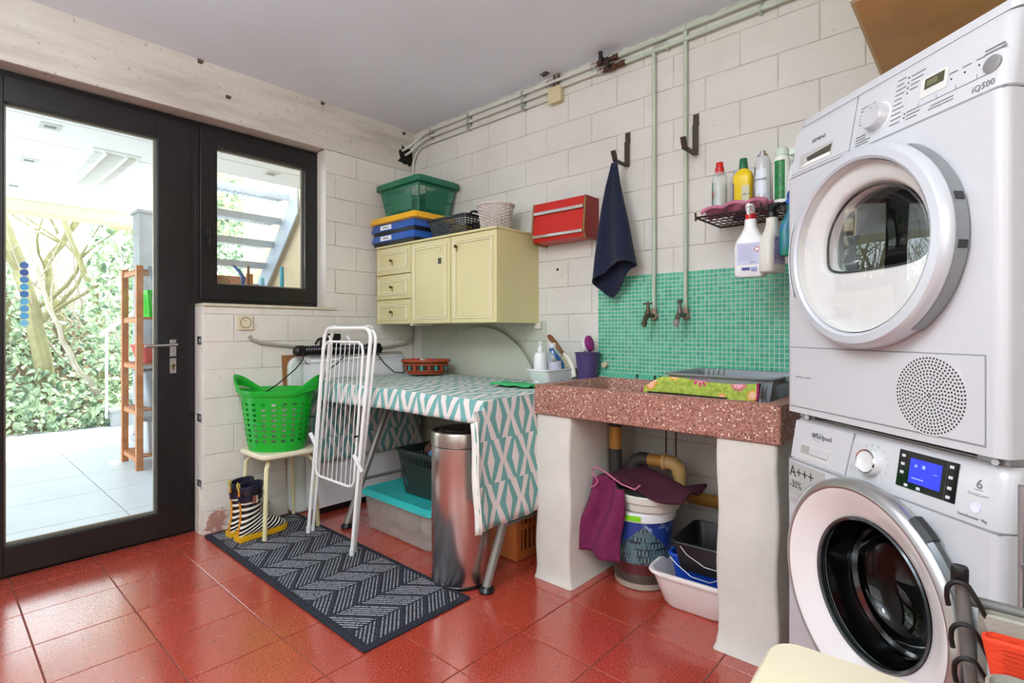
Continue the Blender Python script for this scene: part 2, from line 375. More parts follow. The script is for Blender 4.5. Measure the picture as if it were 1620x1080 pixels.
# ---------------------------------------------------------------- outdoors
PAT = M('patio_tile', '#c6ccd4', .35, var=.08, vs=3)
patio = ob('patio', MB().box(-5.0, -.165, -6.5, 1.2, -.08, -.004), M('patio_grout', '#8f8f8d', .9), None, kind='structure', smooth=0)
tile_grid(patio, 'tile', -.20, -.98, -.60*-1, .60, -4.4, -.17, -3.98, .62, 0.0, .006, PAT)
ob('threshold', MB().box(-.36, -.165, -2.4, -1.35, -.02, .012), M('threshold_stone', '#a8a49c', .7, var=.2, vs=60), patio, smooth=0)
PW = M('porch_white', '#f4f4f3', .7)
porch = ob('porch_ceiling', MB().box(-4.12, -.165, -5, -.9, 2.462, 2.52).box(-1.72, -.165, -.9, .05, 2.462, 2.52), M('porch_core', '#bdb8ae', .8), None, kind='structure', smooth=0)
inv = MW[porch].inverted()
for i in range(7):
    x0 = -.17-.57*i-.565; x1 = -.17-.57*i
    for (ya, yb) in ((-5, -3.4), (-3.39, -2.15), (-2.14, -.9), (-.89, .05)):
        if ya == -.89 and i > 2: continue
        if ya == -.89 and i == 2: x0 = -1.72
        if x0 < -4.12: x0 = -4.12
        ob('panel', MB().box(x0+.003, x1-.003, ya, yb, 2.45, 2.461), PW, porch, smooth=0)
SPT = M('spot_lens', '#7d7a74', .4)
for i, (x, y) in enumerate(((-1.45, -1.85), (-2.48, -1.853), (-3.56, -1.852), (-1.42, -.42))):
    t = thing('recessed_spotlight', ['small recessed spotlight in porch ceiling, nearest the door', 'small recessed spotlight in porch ceiling, middle of the row', 'small recessed spotlight in porch ceiling, farthest from the door', 'small recessed spotlight seen through the top of the window'][i], 'light', (x, y, 2.449), group='porch ceiling spotlights')
    ob('bezel', MB().box(-.07, .07, -.055, .055, -.004, .001), M('spot_bezel', '#d3d2cf', .4), t, local=True, bevel=.002)
    ob('lens', MB().box(-.022, .022, -.03, .03, -.007, -.003), SPT, t, local=True, smooth=0)
t = thing('fluorescent_fitting', 'louvred fluorescent light fitting in the porch ceiling', 'light', (-2.35, -1.43, 2.45))
ob('housing', MB().box(-.62, .62, -.15, .15, -.012, .0), M('fit_white', '#f4f4ee', .4), t, local=True, smooth=0)
for k in range(20): ob('louvre', MB().box(-.58+.06*k, -.575+.06*k, -.13, .13, -.03, -.012), M('fit_white'), t, local=True, smooth=0)
for s_ in (-1, 1): ob('tube', MB().cyl((-.6, s_*.065, -.02), (.6, s_*.065, -.02), .012, n=10), M('tube_white', '#ffffff', .3), t, local=True)
BW = M('beam_cream', '#ddd5b8', .6); 
bmx = thing('porch_beam', 'cream boxed beam along the far edge of the porch roof', 'beam', (-4.25, -2, 2.3))
ob('beam', MB().box(-4.35, -4.16, -6, .0, 2.33, 2.44), BW, bmx, bevel=.004); ob('beam_cap', MB().box(-4.40, -4.14, -6, 0, 2.44, 2.47), BW, bmx, bevel=.004); ob('beam_lip', MB().box(-4.37, -4.2, -6, 0, 2.31, 2.33), BW, bmx, smooth=0)
PEACH = M('peach_render', '#d8c3a0', .8, var=.08, vs=3)
st('trim_2', MB().box(-4.5, -4.36, -.98, .6, 2.3, 3.4), PEACH, smooth=0)
st('wall_outside', MB().box(-3.2, -.2, .04, .2, 0, 3.2), PEACH, smooth=0)
ob('porch_post', MB().box(-3.35, -3.10, -.98, -.72, 0, 2.30).box(-3.37, -3.08, -1.0, -.70, 2.28, 2.31).box(-3.37, -3.08, -1.0, -.70, 0, .06), M('concrete_grey', '#98989a', .8, var=.15, vs=5), None, 'grey concrete post standing behind the wooden rack', 'post', bevel=.004)
# steel stair seen through the window
t = thing('steel_staircase', 'galvanised open steel staircase rising outside the window', 'staircase', (-2.6, -.4, 0))
GAL = M('stair_steel', '#c3cad2', .45, .2, var=.1); 
for i, (x, z) in enumerate(((-1.89, 2.40), (-2.07, 2.19), (-2.25, 1.98), (-2.43, 1.78), (-2.61, 1.57), (-2.79, 1.36), (-2.97, 1.15), (-3.15, .94))):
    m_ = MB().box(x-.26, x, -.86, -.03, z, z+.03).box(x-.02, x, -.86, -.03, z-.035, z)
    for k in range(18): m_.box(x-.25, x-.012, -.85+.046*k, -.845+.046*k, z-.022, z)
    tr = ob('tread', m_, GAL, t, smooth=0)
    for k in range(18): pass
def plate(y0, y1, xa, za, xb, zb, h): return MB().prism([(xa, y0, za), (xb, y0, zb), (xb, y0, zb+h), (xa, y0, za+h)], (0, y1-y0, 0))
ob('stringer', plate(-.03, -.018, -1.74, 2.233, -3.06, .937, .28), M('stringer_paint', '#b9c2cf', .5, .3), t, smooth=0)
ob('stringer', plate(-.875, -.863, -1.74, 2.233, -3.06, .937, .28), M('stringer_paint'), t, smooth=0)
# wooden rack outside
WD = M('rack_pine', '#b8784a', .6, var=.25, vs=14)
t = thing('wooden_rack', 'open pine rack with slatted shelves standing on the patio', 'shelf', (-2.07, -.9, 0))
for x in (-1.87, -2.32):
    for y in (-1.29, -.45): ob('upright', MB().box(x, x+.045, y, y+.045, 0, 1.62), WD, t, smooth=0)
for z in (.09, .46, .83, 1.20, 1.58):
    for y in (-1.29, -.45): ob('rail', MB().box(-2.275, -1.87, y+.01, y+.035, z-.03, z), WD, t, smooth=0)
    for k in range(6): ob('slat', MB().box(-2.31+.077*k, -2.26+.077*k, -1.28, -.42, z, z+.014), WD, t, smooth=0)
def crate(mb, cx, cy, z0, w0, d0, w1, d1, h, sides, th=.004, rz=0, bottom=True):
    c, s_ = math.cos(rz), math.sin(rz)
    def P(u, side, v, ins=0):
        w = lerp(w0, w1, v)/2-ins; d = lerp(d0, d1, v)/2-ins; a = 2*u-1
        x, y = ((a*w, -d), (w, a*d), (-a*w, d), (-w, -a*d))[side]
        return (cx+x*c-y*s_, cy+x*s_+y*c, z0+h*v)
    for sd in range(4):
        for (u0, u1, v0, v1) in sides[sd % len(sides)]:
            q = [P(u0, sd, v0), P(u1, sd, v0), P(u1, sd, v1), P(u0, sd, v1)]; q2 = [P(u0, sd, v0, th), P(u1, sd, v0, th), P(u1, sd, v1, th), P(u0, sd, v1, th)]
            mb.add(q+q2, [(0,1,2,3),(7,6,5,4),(0,4,5,1),(1,5,6,2),(2,6,7,3),(3,7,4,0)])
    if bottom:
        q = [P(0,0,0), P(1,0,0), P(0,2,0), P(1,2,0)]; mb.add(q+[(a, b_, z+.004) for a, b_, z in q], [(3,2,1,0),(4,5,6,7),(0,1,5,4),(1,2,6,5),(2,3,7,6),(3,0,4,7)])
    return mb
def slots(n, v0, v1, u0=.0, u1=1., fill=.5): return [(lerp(u0, u1, (i+.5-fill/2)/n), lerp(u0, u1, (i+.5+fill/2)/n), v0, v1) for i in range(n)]
slat_side = [(0,1,0,.12),(0,1,.85,1),(0,.06,.12,.85),(.94,1,.12,.85)]+slots(12,.12,.85,.06,.94,.5)
ob('plastic_crate', crate(MB(), -2.075, -1.0, 1.215, .30, .36, .33, .40, .22, [slat_side]), M('lime_plastic', '#35c22a', .4), None, 'lime green plastic crate high on the outdoor pine rack', 'crate', smooth=0)
def tub(cx, cy, w, d, z0, z1, taper=.85, r=.04, th=.004, rim=.012, rz=0, bot=.006):
    mb = MB(); w0, d0 = w*taper, d*taper
    R_ = lambda w_, d_, z, rd=r: rr(w_, d_, rd, 5, cx, cy, z, rz)
    mb.loft([R_(w0-.02, d0-.02, z0), R_(w0, d0, z0+.012), R_(w, d, z1-rim*1.2), R_(w+rim, d+rim, z1-rim*1.1), R_(w+rim*1.6, d+rim*1.6, z1-rim*.5), R_(w+rim*1.2, d+rim*1.2, z1), R_(w, d, z1), R_(w-2*th, d-2*th, z1-.006), R_(w0-2*th, d0-2*th, z0+bot)], True, True, True)
    return mb
ob('plant_tub', tub(-2.05, -1.05, .34, .40, .845, .99), M('red_white', '#c24a42', .5), None, 'red tub on the middle shelf of the outdoor rack', 'tub')
ob('storage_tub', tub(-2.05, -1.02, .36, .42, .475, .78, .8), M('tub_grey', '#9aa0a6', .45), None, 'big grey plastic tub on the low shelf of the outdoor rack', 'tub')
ob('metal_bucket', MB().lathe([(.09,.105),(.105,.11),(.125,.37),(.132,.375),(.122,.375),(.10,.12)], (-1.99, -1.12, 0), 24, cap=True), STEEL, None, 'grey metal bucket on the lowest shelf of the outdoor rack', 'bucket')
ob('grip_bracket', MB().tube([(-1.85,-1.2,1.62),(-1.85,-1.16,1.45),(-1.85,-1.10,1.36),(-1.85,-1.06,1.40),(-1.85,-1.05,1.5)], .012, 8), M('blue_steel', '#8fa0b4', .4, .5), None, 'bent grey-blue metal bracket hung beside the top of the pine rack', 'bracket')
# things on the ledge outside the window
ob('window_ledge', MB().box(-.34, -.17, -1.4, -.62, 1.33, 1.355), M('ledge_grey', '#c9c6bf', .6), None, kind='structure', bevel=.003)
for i, (y, c_, h_, lb) in enumerate(((-.86, '#2f9db3', .15, 'tall teal tube standing on the ledge outside the window'), (-.985, '#8fcfe0', .07, 'short pale blue tube on the ledge outside the window'))):
    ob('plastic_tube', MB().lathe([(.013, 1.355), (.014, 1.37), (.012, 1.36+h_), (.008, 1.365+h_), (.0, 1.366+h_)], (-.25, y, 0), 12), M('tube_teal%d' % i, c_, .4), None, lb, 'tube')
ob('wooden_stick', MB().cyl((-.25, -1.07, 1.355), (-.25, -1.068, 1.50), .008, n=8), M('stick_brown', '#8c5f45', .7), None, 'brown wooden stick upright outside the window', 'stick')
ob('blue_tool_handle', MB().tube([(-.27,-1.15,1.50),(-.26,-1.12,1.47),(-.25,-1.10,1.43),(-.25,-1.10,1.355)], [.006,.01,.012,.012], 8), M('tool_blue', '#43609b', .4), None, 'bent blue tool handle on the ledge outside the window', 'tool')
ob('cardboard_box', MB().box(-.32, -.2, -1.275, -1.2, 1.355, 1.42).box(-.30, -.22, -1.30, -1.278, 1.355, 1.38), M('box_tan', '#b08555', .7), None, 'small tan cardboard box on the ledge outside the window', 'box', bevel=.001)
# garden
rnd = random.Random(11)
def bankz(x, y): 
    d = max(0, -4.55-x); return -.05+min(d*.55, 1.2)+.10*math.sin(x*2.3+y*1.7)*min(d, 1)+.08*math.sin(y*3.1+x)*min(d, 1)
garden = st('garden_bank', MB().grid(lambda u, v: (lerp(-4.42, -14, u), lerp(-9, 6, v), bankz(lerp(-4.42, -14, u), lerp(-9, 6, v))), 40, 60), M('soil', '#7b6b50', .95, var=.4, vs=3, bump=.5), smooth=180)
def leaf_mat(name, a, b_, c_):
    m, t, b = nt(name); g = G(t); f = g.noise(g.pos(), 7, 3, .7)
    g.l(g.ramp(f, [(.35, lin(a)), (.5, lin(b_)), (.66, lin(c_))]), b.inputs['Base Color']); b.inputs['Roughness'].default_value = .4
    b.inputs['Transmission Weight'].default_value = 0; return m
IVY = leaf_mat('ivy_leaf', '#48644e', '#8ea67c', '#cbd8ae')
def leafq(mb, p, s_, rnd):
    n = Vector((rnd.uniform(.1,1), rnd.uniform(-.6,.6), rnd.uniform(-.1,1))).normalized(); a = n.cross(Vector((rnd.uniform(-1,1), rnd.uniform(-1,1), .2))).normalized(); b_ = n.cross(a)
    p = Vector(p); mb.add([p-a*s_*.9, p-b_*s_*.35-a*s_*.1+n*.1*s_, p+a*s_-b_*0, p+b_*s_*.75-a*s_*.3+n*.12*s_, ], [(0,1,2),(0,2,3)])
mb = MB()
for k in range(11000):
    y = rnd.uniform(-4.5, 1.2); x = -4.5-rnd.random()**1.4*3.4; z = bankz(x, y)+rnd.uniform(0, .16)+(.16 if rnd.random() < .3 else 0)
    leafq(mb, (x, y, z), rnd.uniform(.03, .065), rnd)
ob('ivy_ground_cover', mb, IVY, None, 'dense ivy covering the sunny bank beyond the patio', 'ivy', kind='stuff', smooth=0, fix=False)
def ivy_on(p0, p1, r, n, nm, lb):
    mb = MB()
    for k in range(n):
        t_ = rnd.random(); c = Vector(p0).lerp(Vector(p1), t_); a = rnd.uniform(0, 6.28)
        leafq(mb, c+Vector((math.cos(a), math.sin(a), 0))*r*rnd.uniform(.5, 1.1), rnd.uniform(.03, .06), rnd)
    ob(nm, mb, IVY, None, lb, 'ivy', kind='stuff', smooth=0, fix=False)
ivy_on((-4.9, -.80, .6), (-5.0, -.75, 3.2), .28, 1300, 'ivy_column', 'ivy climbing a tall stem just left of the pine rack')
ivy_on((-5.8, -1.75, .8), (-5.9, -1.85, 1.9), .24, 380, 'ivy_clump', 'ivy clump round the leaning pale trunk at far left')
ivy_on((-4.3, .30, 1.2), (-4.3, .33, 4.0), .42, 3600, 'ivy_curtain', 'ivy hanging behind the steel staircase')
BARK = M('mossy_bark', '#9a9268', .85, var=.35, vs=9, bump=.6, bs=30); TW = M('pale_twig', '#b7ab98', .85, var=.25, vs=5)
def tree(pts, r0, lb, nb=5, m=BARK):
    t = thing('tree', lb, 'tree', pts[0]); N = 14; path = []
    for i in range(N+1):
        p = Vector(poly(pts, i/N)); path.append(p+Vector((rnd.uniform(-.02,.02), rnd.uniform(-.02,.02), 0)))
    ob('trunk', MB().tube(path, [lerp(r0, r0*.45, i/N) for i in range(N+1)], 10), m, t)
    for k in range(nb):
        i = rnd.randint(4, N-1); p = path[i]; q = [p]; d = Vector((rnd.uniform(-.3,.5), rnd.uniform(-1,1), rnd.uniform(.3,1))).normalized()
        for s_ in range(6): d = (d+Vector((rnd.uniform(-.3,.3), rnd.uniform(-.3,.3), rnd.uniform(-.1,.3)))).normalized(); q.append(q[-1]+d*.22)
        ob('branch', MB().tube(q, [r0*.35*(1-s_/8) for s_ in range(7)], 6), m, t)
tree([(-5.42,-1.40,.3),(-5.55,-1.50,1.3),(-5.75,-1.72,2.3),(-6.1,-2.0,3.6)], .10, 'thick mossy trunk leaning left on the ivy bank', 6)
tree([(-5.9,-1.75,.5),(-6.0,-1.72,1.4),(-5.9,-1.95,2.4),(-5.9,-2.3,3.6)], .075, 'second mossy trunk at the far left edge of the door glass', 4)
tree([(-5.0,-.95,.3),(-5.15,-1.2,.75),(-5.4,-1.45,1.6),(-5.5,-1.55,2.8)], .035, 'thin bent stem in front of the thick mossy trunk', 3, TW)
tree([(-5.3,-.85,.5),(-5.2,-.95,1.5),(-5.4,-1.25,2.5),(-5.6,-1.4,3.4)], .045, 'slender pale tree beside the ivy column', 5)
tree([(-6.3,-1.1,.8),(-6.4,-1.3,2.0),(-6.2,-1.0,2.6),(-6.4,-.6,3.6)], .06, 'pale forked tree in the middle of the bank', 6)
mb = MB()
for k in range(620):
    p = Vector((rnd.uniform(-9.5, -5.6), rnd.uniform(-5.5, 3.5), rnd.uniform(.5, 1.4))); d = Vector((rnd.uniform(-.3,.3), rnd.uniform(-.8,.8), rnd.uniform(.3,1))).normalized(); q = [p]
    for s_ in range(6): d = (d+Vector((rnd.uniform(-.35,.35), rnd.uniform(-.35,.35), rnd.uniform(-.1,.25)))).normalized(); q.append(q[-1]+d*.38)
    r = rnd.uniform(.006, .016); mb.tube(q, [r*(1-s_/8) for s_ in range(7)], 4, False)
ob('thicket', mb, TW, None, 'thicket of bare pale twigs behind the trees', 'bushes', kind='stuff', fix=False)
mb = MB()
for k in range(2400):
    leafq(mb, (rnd.uniform(-9.5, -5.8), rnd.uniform(-5, 3), .6+rnd.random()**1.5*3.2), rnd.uniform(.03, .07), rnd)
ob('bush_foliage', mb, leaf_mat('pale_leaf', '#95a37c', '#bcc8a0', '#e3e8d2'), None, 'loose pale green leaves scattered through the thicket', 'bushes', kind='stuff', smooth=0, fix=False)
# garden steps with rail, left of the rack
t = thing('garden_steps', 'small grey garden steps with a white handrail beyond the patio', 'steps', (-4.5, -.7, 0))
for k in range(4): ob('step', MB().box(-4.35-.0, -4.95, -.95+.22*k, -.70+.22*k, 0, .17*(k+1)).box(-4.33, -4.97, -.97+.22*k, -.70+.22*k, .17*(k+1), .17*(k+1)+.03), M('step_stone', '#a9a9a7', .7, var=.1), t, smooth=0)
ob('handrail', MB().cyl((-4.4, -1.0, .1), (-4.4, -1.0, 1.10), .014, n=8).tube([(-4.4,-1.06,1.06),(-4.4,-.2,1.75)], .02, 8), M('rail_white', '#e3e6ea', .4), t)
# dot stickers on the door glass
t = thing('dot_sticker_strip', 'vertical strip of blue round stickers on the door glass', 'sticker', (-.128, -2.10, 1.27))
for k in range(9):
    c_ = ['#4a6fae', '#3d5da3', '#4f86c2', '#55a9d6', '#4277b5', '#62b4dd', '#5a9fd0', '#57a8dc', '#7cc4e4'][k]
    ob('dot', MB().lathe([(0, -.1286), (.0155, -.1286), (.0155, -.1280), (0, -.1280)], (0, -2.10, 1.40-.033*k), 18, 'x'), M('dot%d' % k, c_, .5), t, smooth=0)
# ---------------------------------------------------------------- floor mat
def mat_mat():
    m, t, b = nt('mat_pile'); g = G(t); X, Y, Z = g.sep(g.pos())
    u = g.math('MULTIPLY', g.math('SUBTRACT', X, .03), 1.0); v = g.math('ADD', Y, 1.4)
    cu = g.math('FLOOR', g.math('DIVIDE', u, .155)); fu = g.math('SUBTRACT', g.math('DIVIDE', u, .155), cu)
    odd = g.math('MODULO', g.math('ABSOLUTE', cu), 2)
    sgn = g.math('SUBTRACT', g.math('MULTIPLY', odd, 2), 1)
    fc = g.math('SUBTRACT', fu, .5)
    w = g.math('ADD', g.math('DIVIDE', v, .0185), g.math('ADD', g.math('MULTIPLY', g.math('MULTIPLY', fc, sgn), 6.5), g.math('MULTIPLY', odd, .5)))
    line = g.math('LESS_THAN', g.math('FRACT', w), .42)
    grp = g.math('LESS_THAN', g.math('FRACT', g.math('DIVIDE', w, 6.0)), .84)
    brk = g.noise(g.comb(g.math('MULTIPLY', X, 1), Y), 150, 2, .5)
    br2 = g.math('GREATER_THAN', brk, .43); edge = g.math('GREATER_THAN', g.math('SUBTRACT', .5, g.math('ABSOLUTE', fc)), .03)
    ins = g.math('MULTIPLY', g.math('MULTIPLY', g.math('GREATER_THAN', X, .055), g.math('LESS_THAN', X, 1.535)), g.math('MULTIPLY', g.math('GREATER_THAN', Y, -1.375), g.math('LESS_THAN', Y, -.93)))
    k = g.math('MULTIPLY', g.math('MULTIPLY', line, grp), g.math('MULTIPLY', g.math('MULTIPLY', br2, edge), ins))
    base = g.ramp(g.noise(g.pos(), 130, 2), [(.3, lin('#15161f')), (.7, lin('#2b2d3a'))])
    c = g.mix(g.math('MULTIPLY', k, g.math('SUBTRACT', .85, g.math('MULTIPLY', odd, .35))), base, lin('#c9cad0')); g.l(c, b.inputs['Base Color']); b.inputs['Roughness'].default_value = .95
    g.bump(b, g.math('ADD', g.noise(g.pos(), 400, 2), g.math('MULTIPLY', k, .6)), .7, .004); return m
ob('floor_mat', MB().loft([rr(1.535, .50, .01, 2, .795, -1.155, .0005), rr(1.54, .505, .012, 2, .795, -1.155, .006), rr(1.525, .49, .012, 2, .795, -1.155, .010)], True, True, True), mat_mat(), None, 'dark navy doormat with white dashed zigzag lines in front of the table', 'mat')
# ---------------------------------------------------------------- stools
CREAM = M('cream_seat', '#e9ddbf', .5, var=.04, vs=8); CTUBE = M('cream_tube', '#e0d8a8', .35)
def stool(cx, cy, s_, zt, rz, lb, splay=.03):
    t = thing('stool', lb, 'stool', (cx, cy, 0), rz)
    ob('seat', MB().loft([rr(s_-.02, s_-.02, .05, 6, z=zt-.03), rr(s_, s_, .055, 6, z=zt-.02), rr(s_, s_, .055, 6, z=zt-.008), rr(s_-.014, s_-.014, .05, 6, z=zt)], True, True, True), CREAM, t, local=True)
    for sx, sy in ((-1,-1),(1,-1),(1,1),(-1,1)):
        a = s_/2-.075; b_ = s_/2-.012+splay
        ob('leg', MB().tube([(sx*(a-.09), sy*(a-.09), zt-.04), (sx*(a-.02), sy*(a-.02), zt-.04), (sx*(a+.02), sy*(a+.02), zt-.047), (sx*(a+.04), sy*(a+.04), zt-.075), (sx*(b_-.01), sy*(b_-.01), zt*.45), (sx*b_, sy*b_, .011)], .0115, 10), CTUBE, t, local=True)
    return t
stool(.20, -1.075, .33, .452, 0, 'cream stool under the green laundry basket, one leg on the doormat', -.005)
stool(2.955, -1.335, .29, .452, .05, 'cream stool with only its seat corner showing in front of the washing machine', -.03)
# ---------------------------------------------------------------- green laundry basket
def basket():
    t = thing('laundry_basket', 'bright green plastic laundry basket with heart-shaped holes on the cream stool', 'basket', (.205, -1.092, .4535), math.atan2(.668, .744))
    z1 = .335
    def P(a, v):      # v 0..1 up the wall
        k = v**.8; w = lerp(.148, .195, k); d = lerp(.118, .150, k); return Vector((w*math.cos(a), d*math.sin(a), z1*v))
    mb = MB(); C_ = 21; R_ = 8; v0, v1 = .13, .80
    heart = [(-.30,.22),(-.02,.30),(.0,.16),(.02,.30),(.30,.22),(.22,-.08),(0,-.38),(-.22,-.08)]
    outer = [(-.5,.5),(-.2,.5),(0,.5),(.2,.5),(.5,.5),(.5,-.5),(0,-.5),(-.5,-.5)]
    for i in range(C_):
        for j in range(R_):
            q = lambda u, v: P(2*PI*(i+.5+u)/C_, lerp(v0, v1, (j+.5+v)/R_))
            pts = [q(u, v) for u, v in outer]+[q(u*.96, v*.92) for u, v in heart]
            mb.add(pts, [(k, (k+1) % 8, 8+(k+1) % 8, 8+k) for k in range(8)])
    for a, b_ in ((0, v0), (v1, .93)):
        mb.loft([[P(2*PI*i/104, v) for i in range(104)] for v in (a, b_)], True)
    mb.add([P(2*PI*i/52, 0) for i in range(52)], [tuple(range(51, -1, -1))])
    ob('tub', mb, M('green_plastic', '#12a82a', .32), t, local=True, solid=.003, smooth=0)
    G_ = M('green_plastic')
    def lift(a): c = abs(math.cos(a)); return .080*max(0, (c-.72)/.28)**1.1
    rm = MB(); n = 72
    def RP(a, o, dz): p = P(a, .93+.07); return Vector(((p.x)*(1+o)*(1+lift(a)*1.6), p.y*(1+o), z1*.93+dz+lift(a)))
    rm.loft([[RP(2*PI*i/n, 0, -.012) for i in range(n)], [RP(2*PI*i/n, .03, -.014-.4*lift(2*PI*i/n)) for i in range(n)], [RP(2*PI*i/n, .075, .006) for i in range(n)], [RP(2*PI*i/n, .07, .016) for i in range(n)], [RP(2*PI*i/n, .02, .012) for i in range(n)], [RP(2*PI*i/n, 0, -.012) for i in range(n)]], True)
    ob('rim', rm, G_, t, local=True, smooth=50)
    for s_ in (-1, 1):
        web = MB(); m_ = 12; lo = []; hi = []
        for i in range(m_+1):
            a = (0 if s_ > 0 else PI)+lerp(-.75, .75, i/m_); lo.append(P(a, .92)); hi.append(RP(a, .02, -.012-.62*lift(a)))
        web.loft([lo, hi], False); ob('handle_web', web, G_, t, local=True, solid=.0035, smooth=50)
basket()
ob('white_laundry', MB().grid(lambda u, v: (.205+(.125*math.cos(u*2*PI)*.744-.10*math.sin(u*2*PI)*.668)*math.sin(v*PI)**.6*(1+.08*math.sin(u*19+v*11)), -1.092+(.125*math.cos(u*2*PI)*.668+.10*math.sin(u*2*PI)*.744)*math.sin(v*PI)**.6*(1+.08*math.sin(u*19+v*11)), .459+.115-.112*math.cos(v*PI)+.006*math.sin(u*14+v*9)), 40, 20), M('white_laundry', '#e4e0d6', .9, bump=.6, bs=60), None, 'white laundry seen through the holes of the green basket', 'laundry', smooth=80)
# ---------------------------------------------------------------- boots
def boots():
    m, tt, b = nt('boot_stripes'); g = G(tt); at = g.n('ShaderNodeAttribute', attribute_name='t').outputs['Fac']
    w = g.math('FRACT', g.math('MULTIPLY', at, 17)); k = g.math('MULTIPLY', g.math('LESS_THAN', w, .42), g.math('GREATER_THAN', at, .09))
    g.l(g.mix(k, lin('#10121c'), lin('#efe9d8')), b.inputs['Base Color']); b.inputs['Roughness'].default_value = .22; b.inputs['Coat Weight'].default_value = .4
    YEL = M('yellow_rubber', '#e0a916', .35); NAVY = M('navy_rubber', '#16182a', .3)
    # (back point y,z),(front point y,z),half width
    R_ = [((-.058,.275),(.062,.290),.052),((-.058,.245),(.060,.255),.051),((-.054,.20),(.056,.212),.047),((-.050,.15),(.054,.170),.042),((-.052,.10),(.062,.142),.038),((-.062,.055),(.080,.122),.036),
          ((-.064,.024),(.100,.108),.038),((-.02,.018),(.122,.094),.041),((.04,.018),(.145,.080),.044),((.10,.018),(.168,.066),.044),((.15,.018),(.188,.050),.038),((.185,.020),(.198,.035),.022)]
    def one(x, y, rz, lb):
        t = thing('rubber_boot', lb, 'boot', (x, y, .0105), rz, 'striped rubber boots')
        mb = MB(); rings = []; n = 20; F_ = 4; RR = []
        for i in range(len(R_)-1):
            for k in range(F_):
                f = k/F_; f = f; RR.append(tuple((lerp(R_[i][j][0], R_[i+1][j][0], f), lerp(R_[i][j][1], R_[i+1][j][1], f)) for j in (0, 1))+(lerp(R_[i][2], R_[i+1][2], f),))
        RR.append(R_[-1])
        for (bk, fr, w) in RR:
            c = ((bk[0]+fr[0])/2, (bk[1]+fr[1])/2); h = ((fr[0]-bk[0])/2, (fr[1]-bk[1])/2)
            rings.append([Vector((w*math.sin(a), c[0]+h[0]*math.cos(a), c[1]+h[1]*math.cos(a))) for a in [2*PI*j/n for j in range(n)]])
        mb.loft(rings, True, False, True)
        o = ob('boot_upper', mb, m, t, local=True, smooth=60)
        at = o.data.attributes.new('t', 'FLOAT', 'POINT'); N = len(RR)
        at.data.foreach_set('value', [min(1, (i//n)/(N-1)) for i in range(N*n)])
        # lining, collar, sole, pull strip, strap with buckle
        c0 = [rings[0], [v+Vector((0, 0, .001)) for v in rings[0]]]
        def off(r, k, dz=0): c = sum(r, Vector())/len(r); return [c+(v-c)*k+Vector((0,0,dz)) for v in r]
        ob('collar', MB().loft([off(rings[3], 1.03), off(rings[0], 1.05), off(rings[0], 1.03, .004), off(rings[0], .93, .003), off(rings[3], .90), off(rings[10], .85)], True), NAVY, t, local=True, label='navy collar and lining')
        so = [(-.068,0,.034),(-.04,0,.037),(.0,0,.034),(.05,0,.040),(.10,0,.046),(.15,0,.044),(.185,0,.034),(.205,0,.014)]
        def outl(k, z): return [Vector((w*k, y_, z)) for y_, _, w in so]+[Vector((-w*k, y_, z)) for y_, _, w in reversed(so)]
        ob('sole', MB().loft([outl(.95, 0), outl(1.03, .004), outl(1.03, .026), outl(.97, .028)], True, True, True), YEL, t, local=True, label='yellow sole', smooth=0)
        bp = [Vector((0, r[0][0]-.0035, r[0][1])) for r in RR[0:25]]
        sm = MB()
        for i in range(len(bp)-1):
            a, c = bp[i], bp[i+1]; sm.add([a+Vector((-.006,0,0)), a+Vector((.006,0,0)), c+Vector((.006,0,0)), c+Vector((-.006,0,0)), a+Vector((-.006,.004,0)), a+Vector((.006,.004,0)), c+Vector((.006,.004,0)), c+Vector((-.006,.004,0))], [(0,1,2,3),(0,4,5,1),(0,3,7,4),(1,5,6,2)])
        ob('heel_strip', sm, M('orange_rubber', '#d98a1c', .4), t, local=True, label='orange heel strip')
        ob('pull_loop', MB().tube([(-.0,-.060,.262),(-.0,-.069,.29),(0,-.066,.306),(0,-.058,.296),(0,-.056,.28)], .004, 6), M('pale_loop', '#cdbb4e', .5), t, local=True)
        ob('strap', MB().loft([off(rings[8], 1.05), off(rings[8], 1.09), off(rings[5], 1.09), off(rings[5], 1.05)], True), NAVY, t, local=True, label='navy strap')
        ob('buckle', MB().box(.049, .054, -.012, .012, .195, .235).box(.052, .057, -.018, -.013, .19, .24), CHROME, t, local=True, smooth=0)
    one(.255, -1.258, .12, 'navy and white striped rubber boot with buckled strap, nearer the camera under the stool')
    one(.150, -1.262, .10, 'navy and white striped rubber boot standing behind its pair, against the wall')
boots()
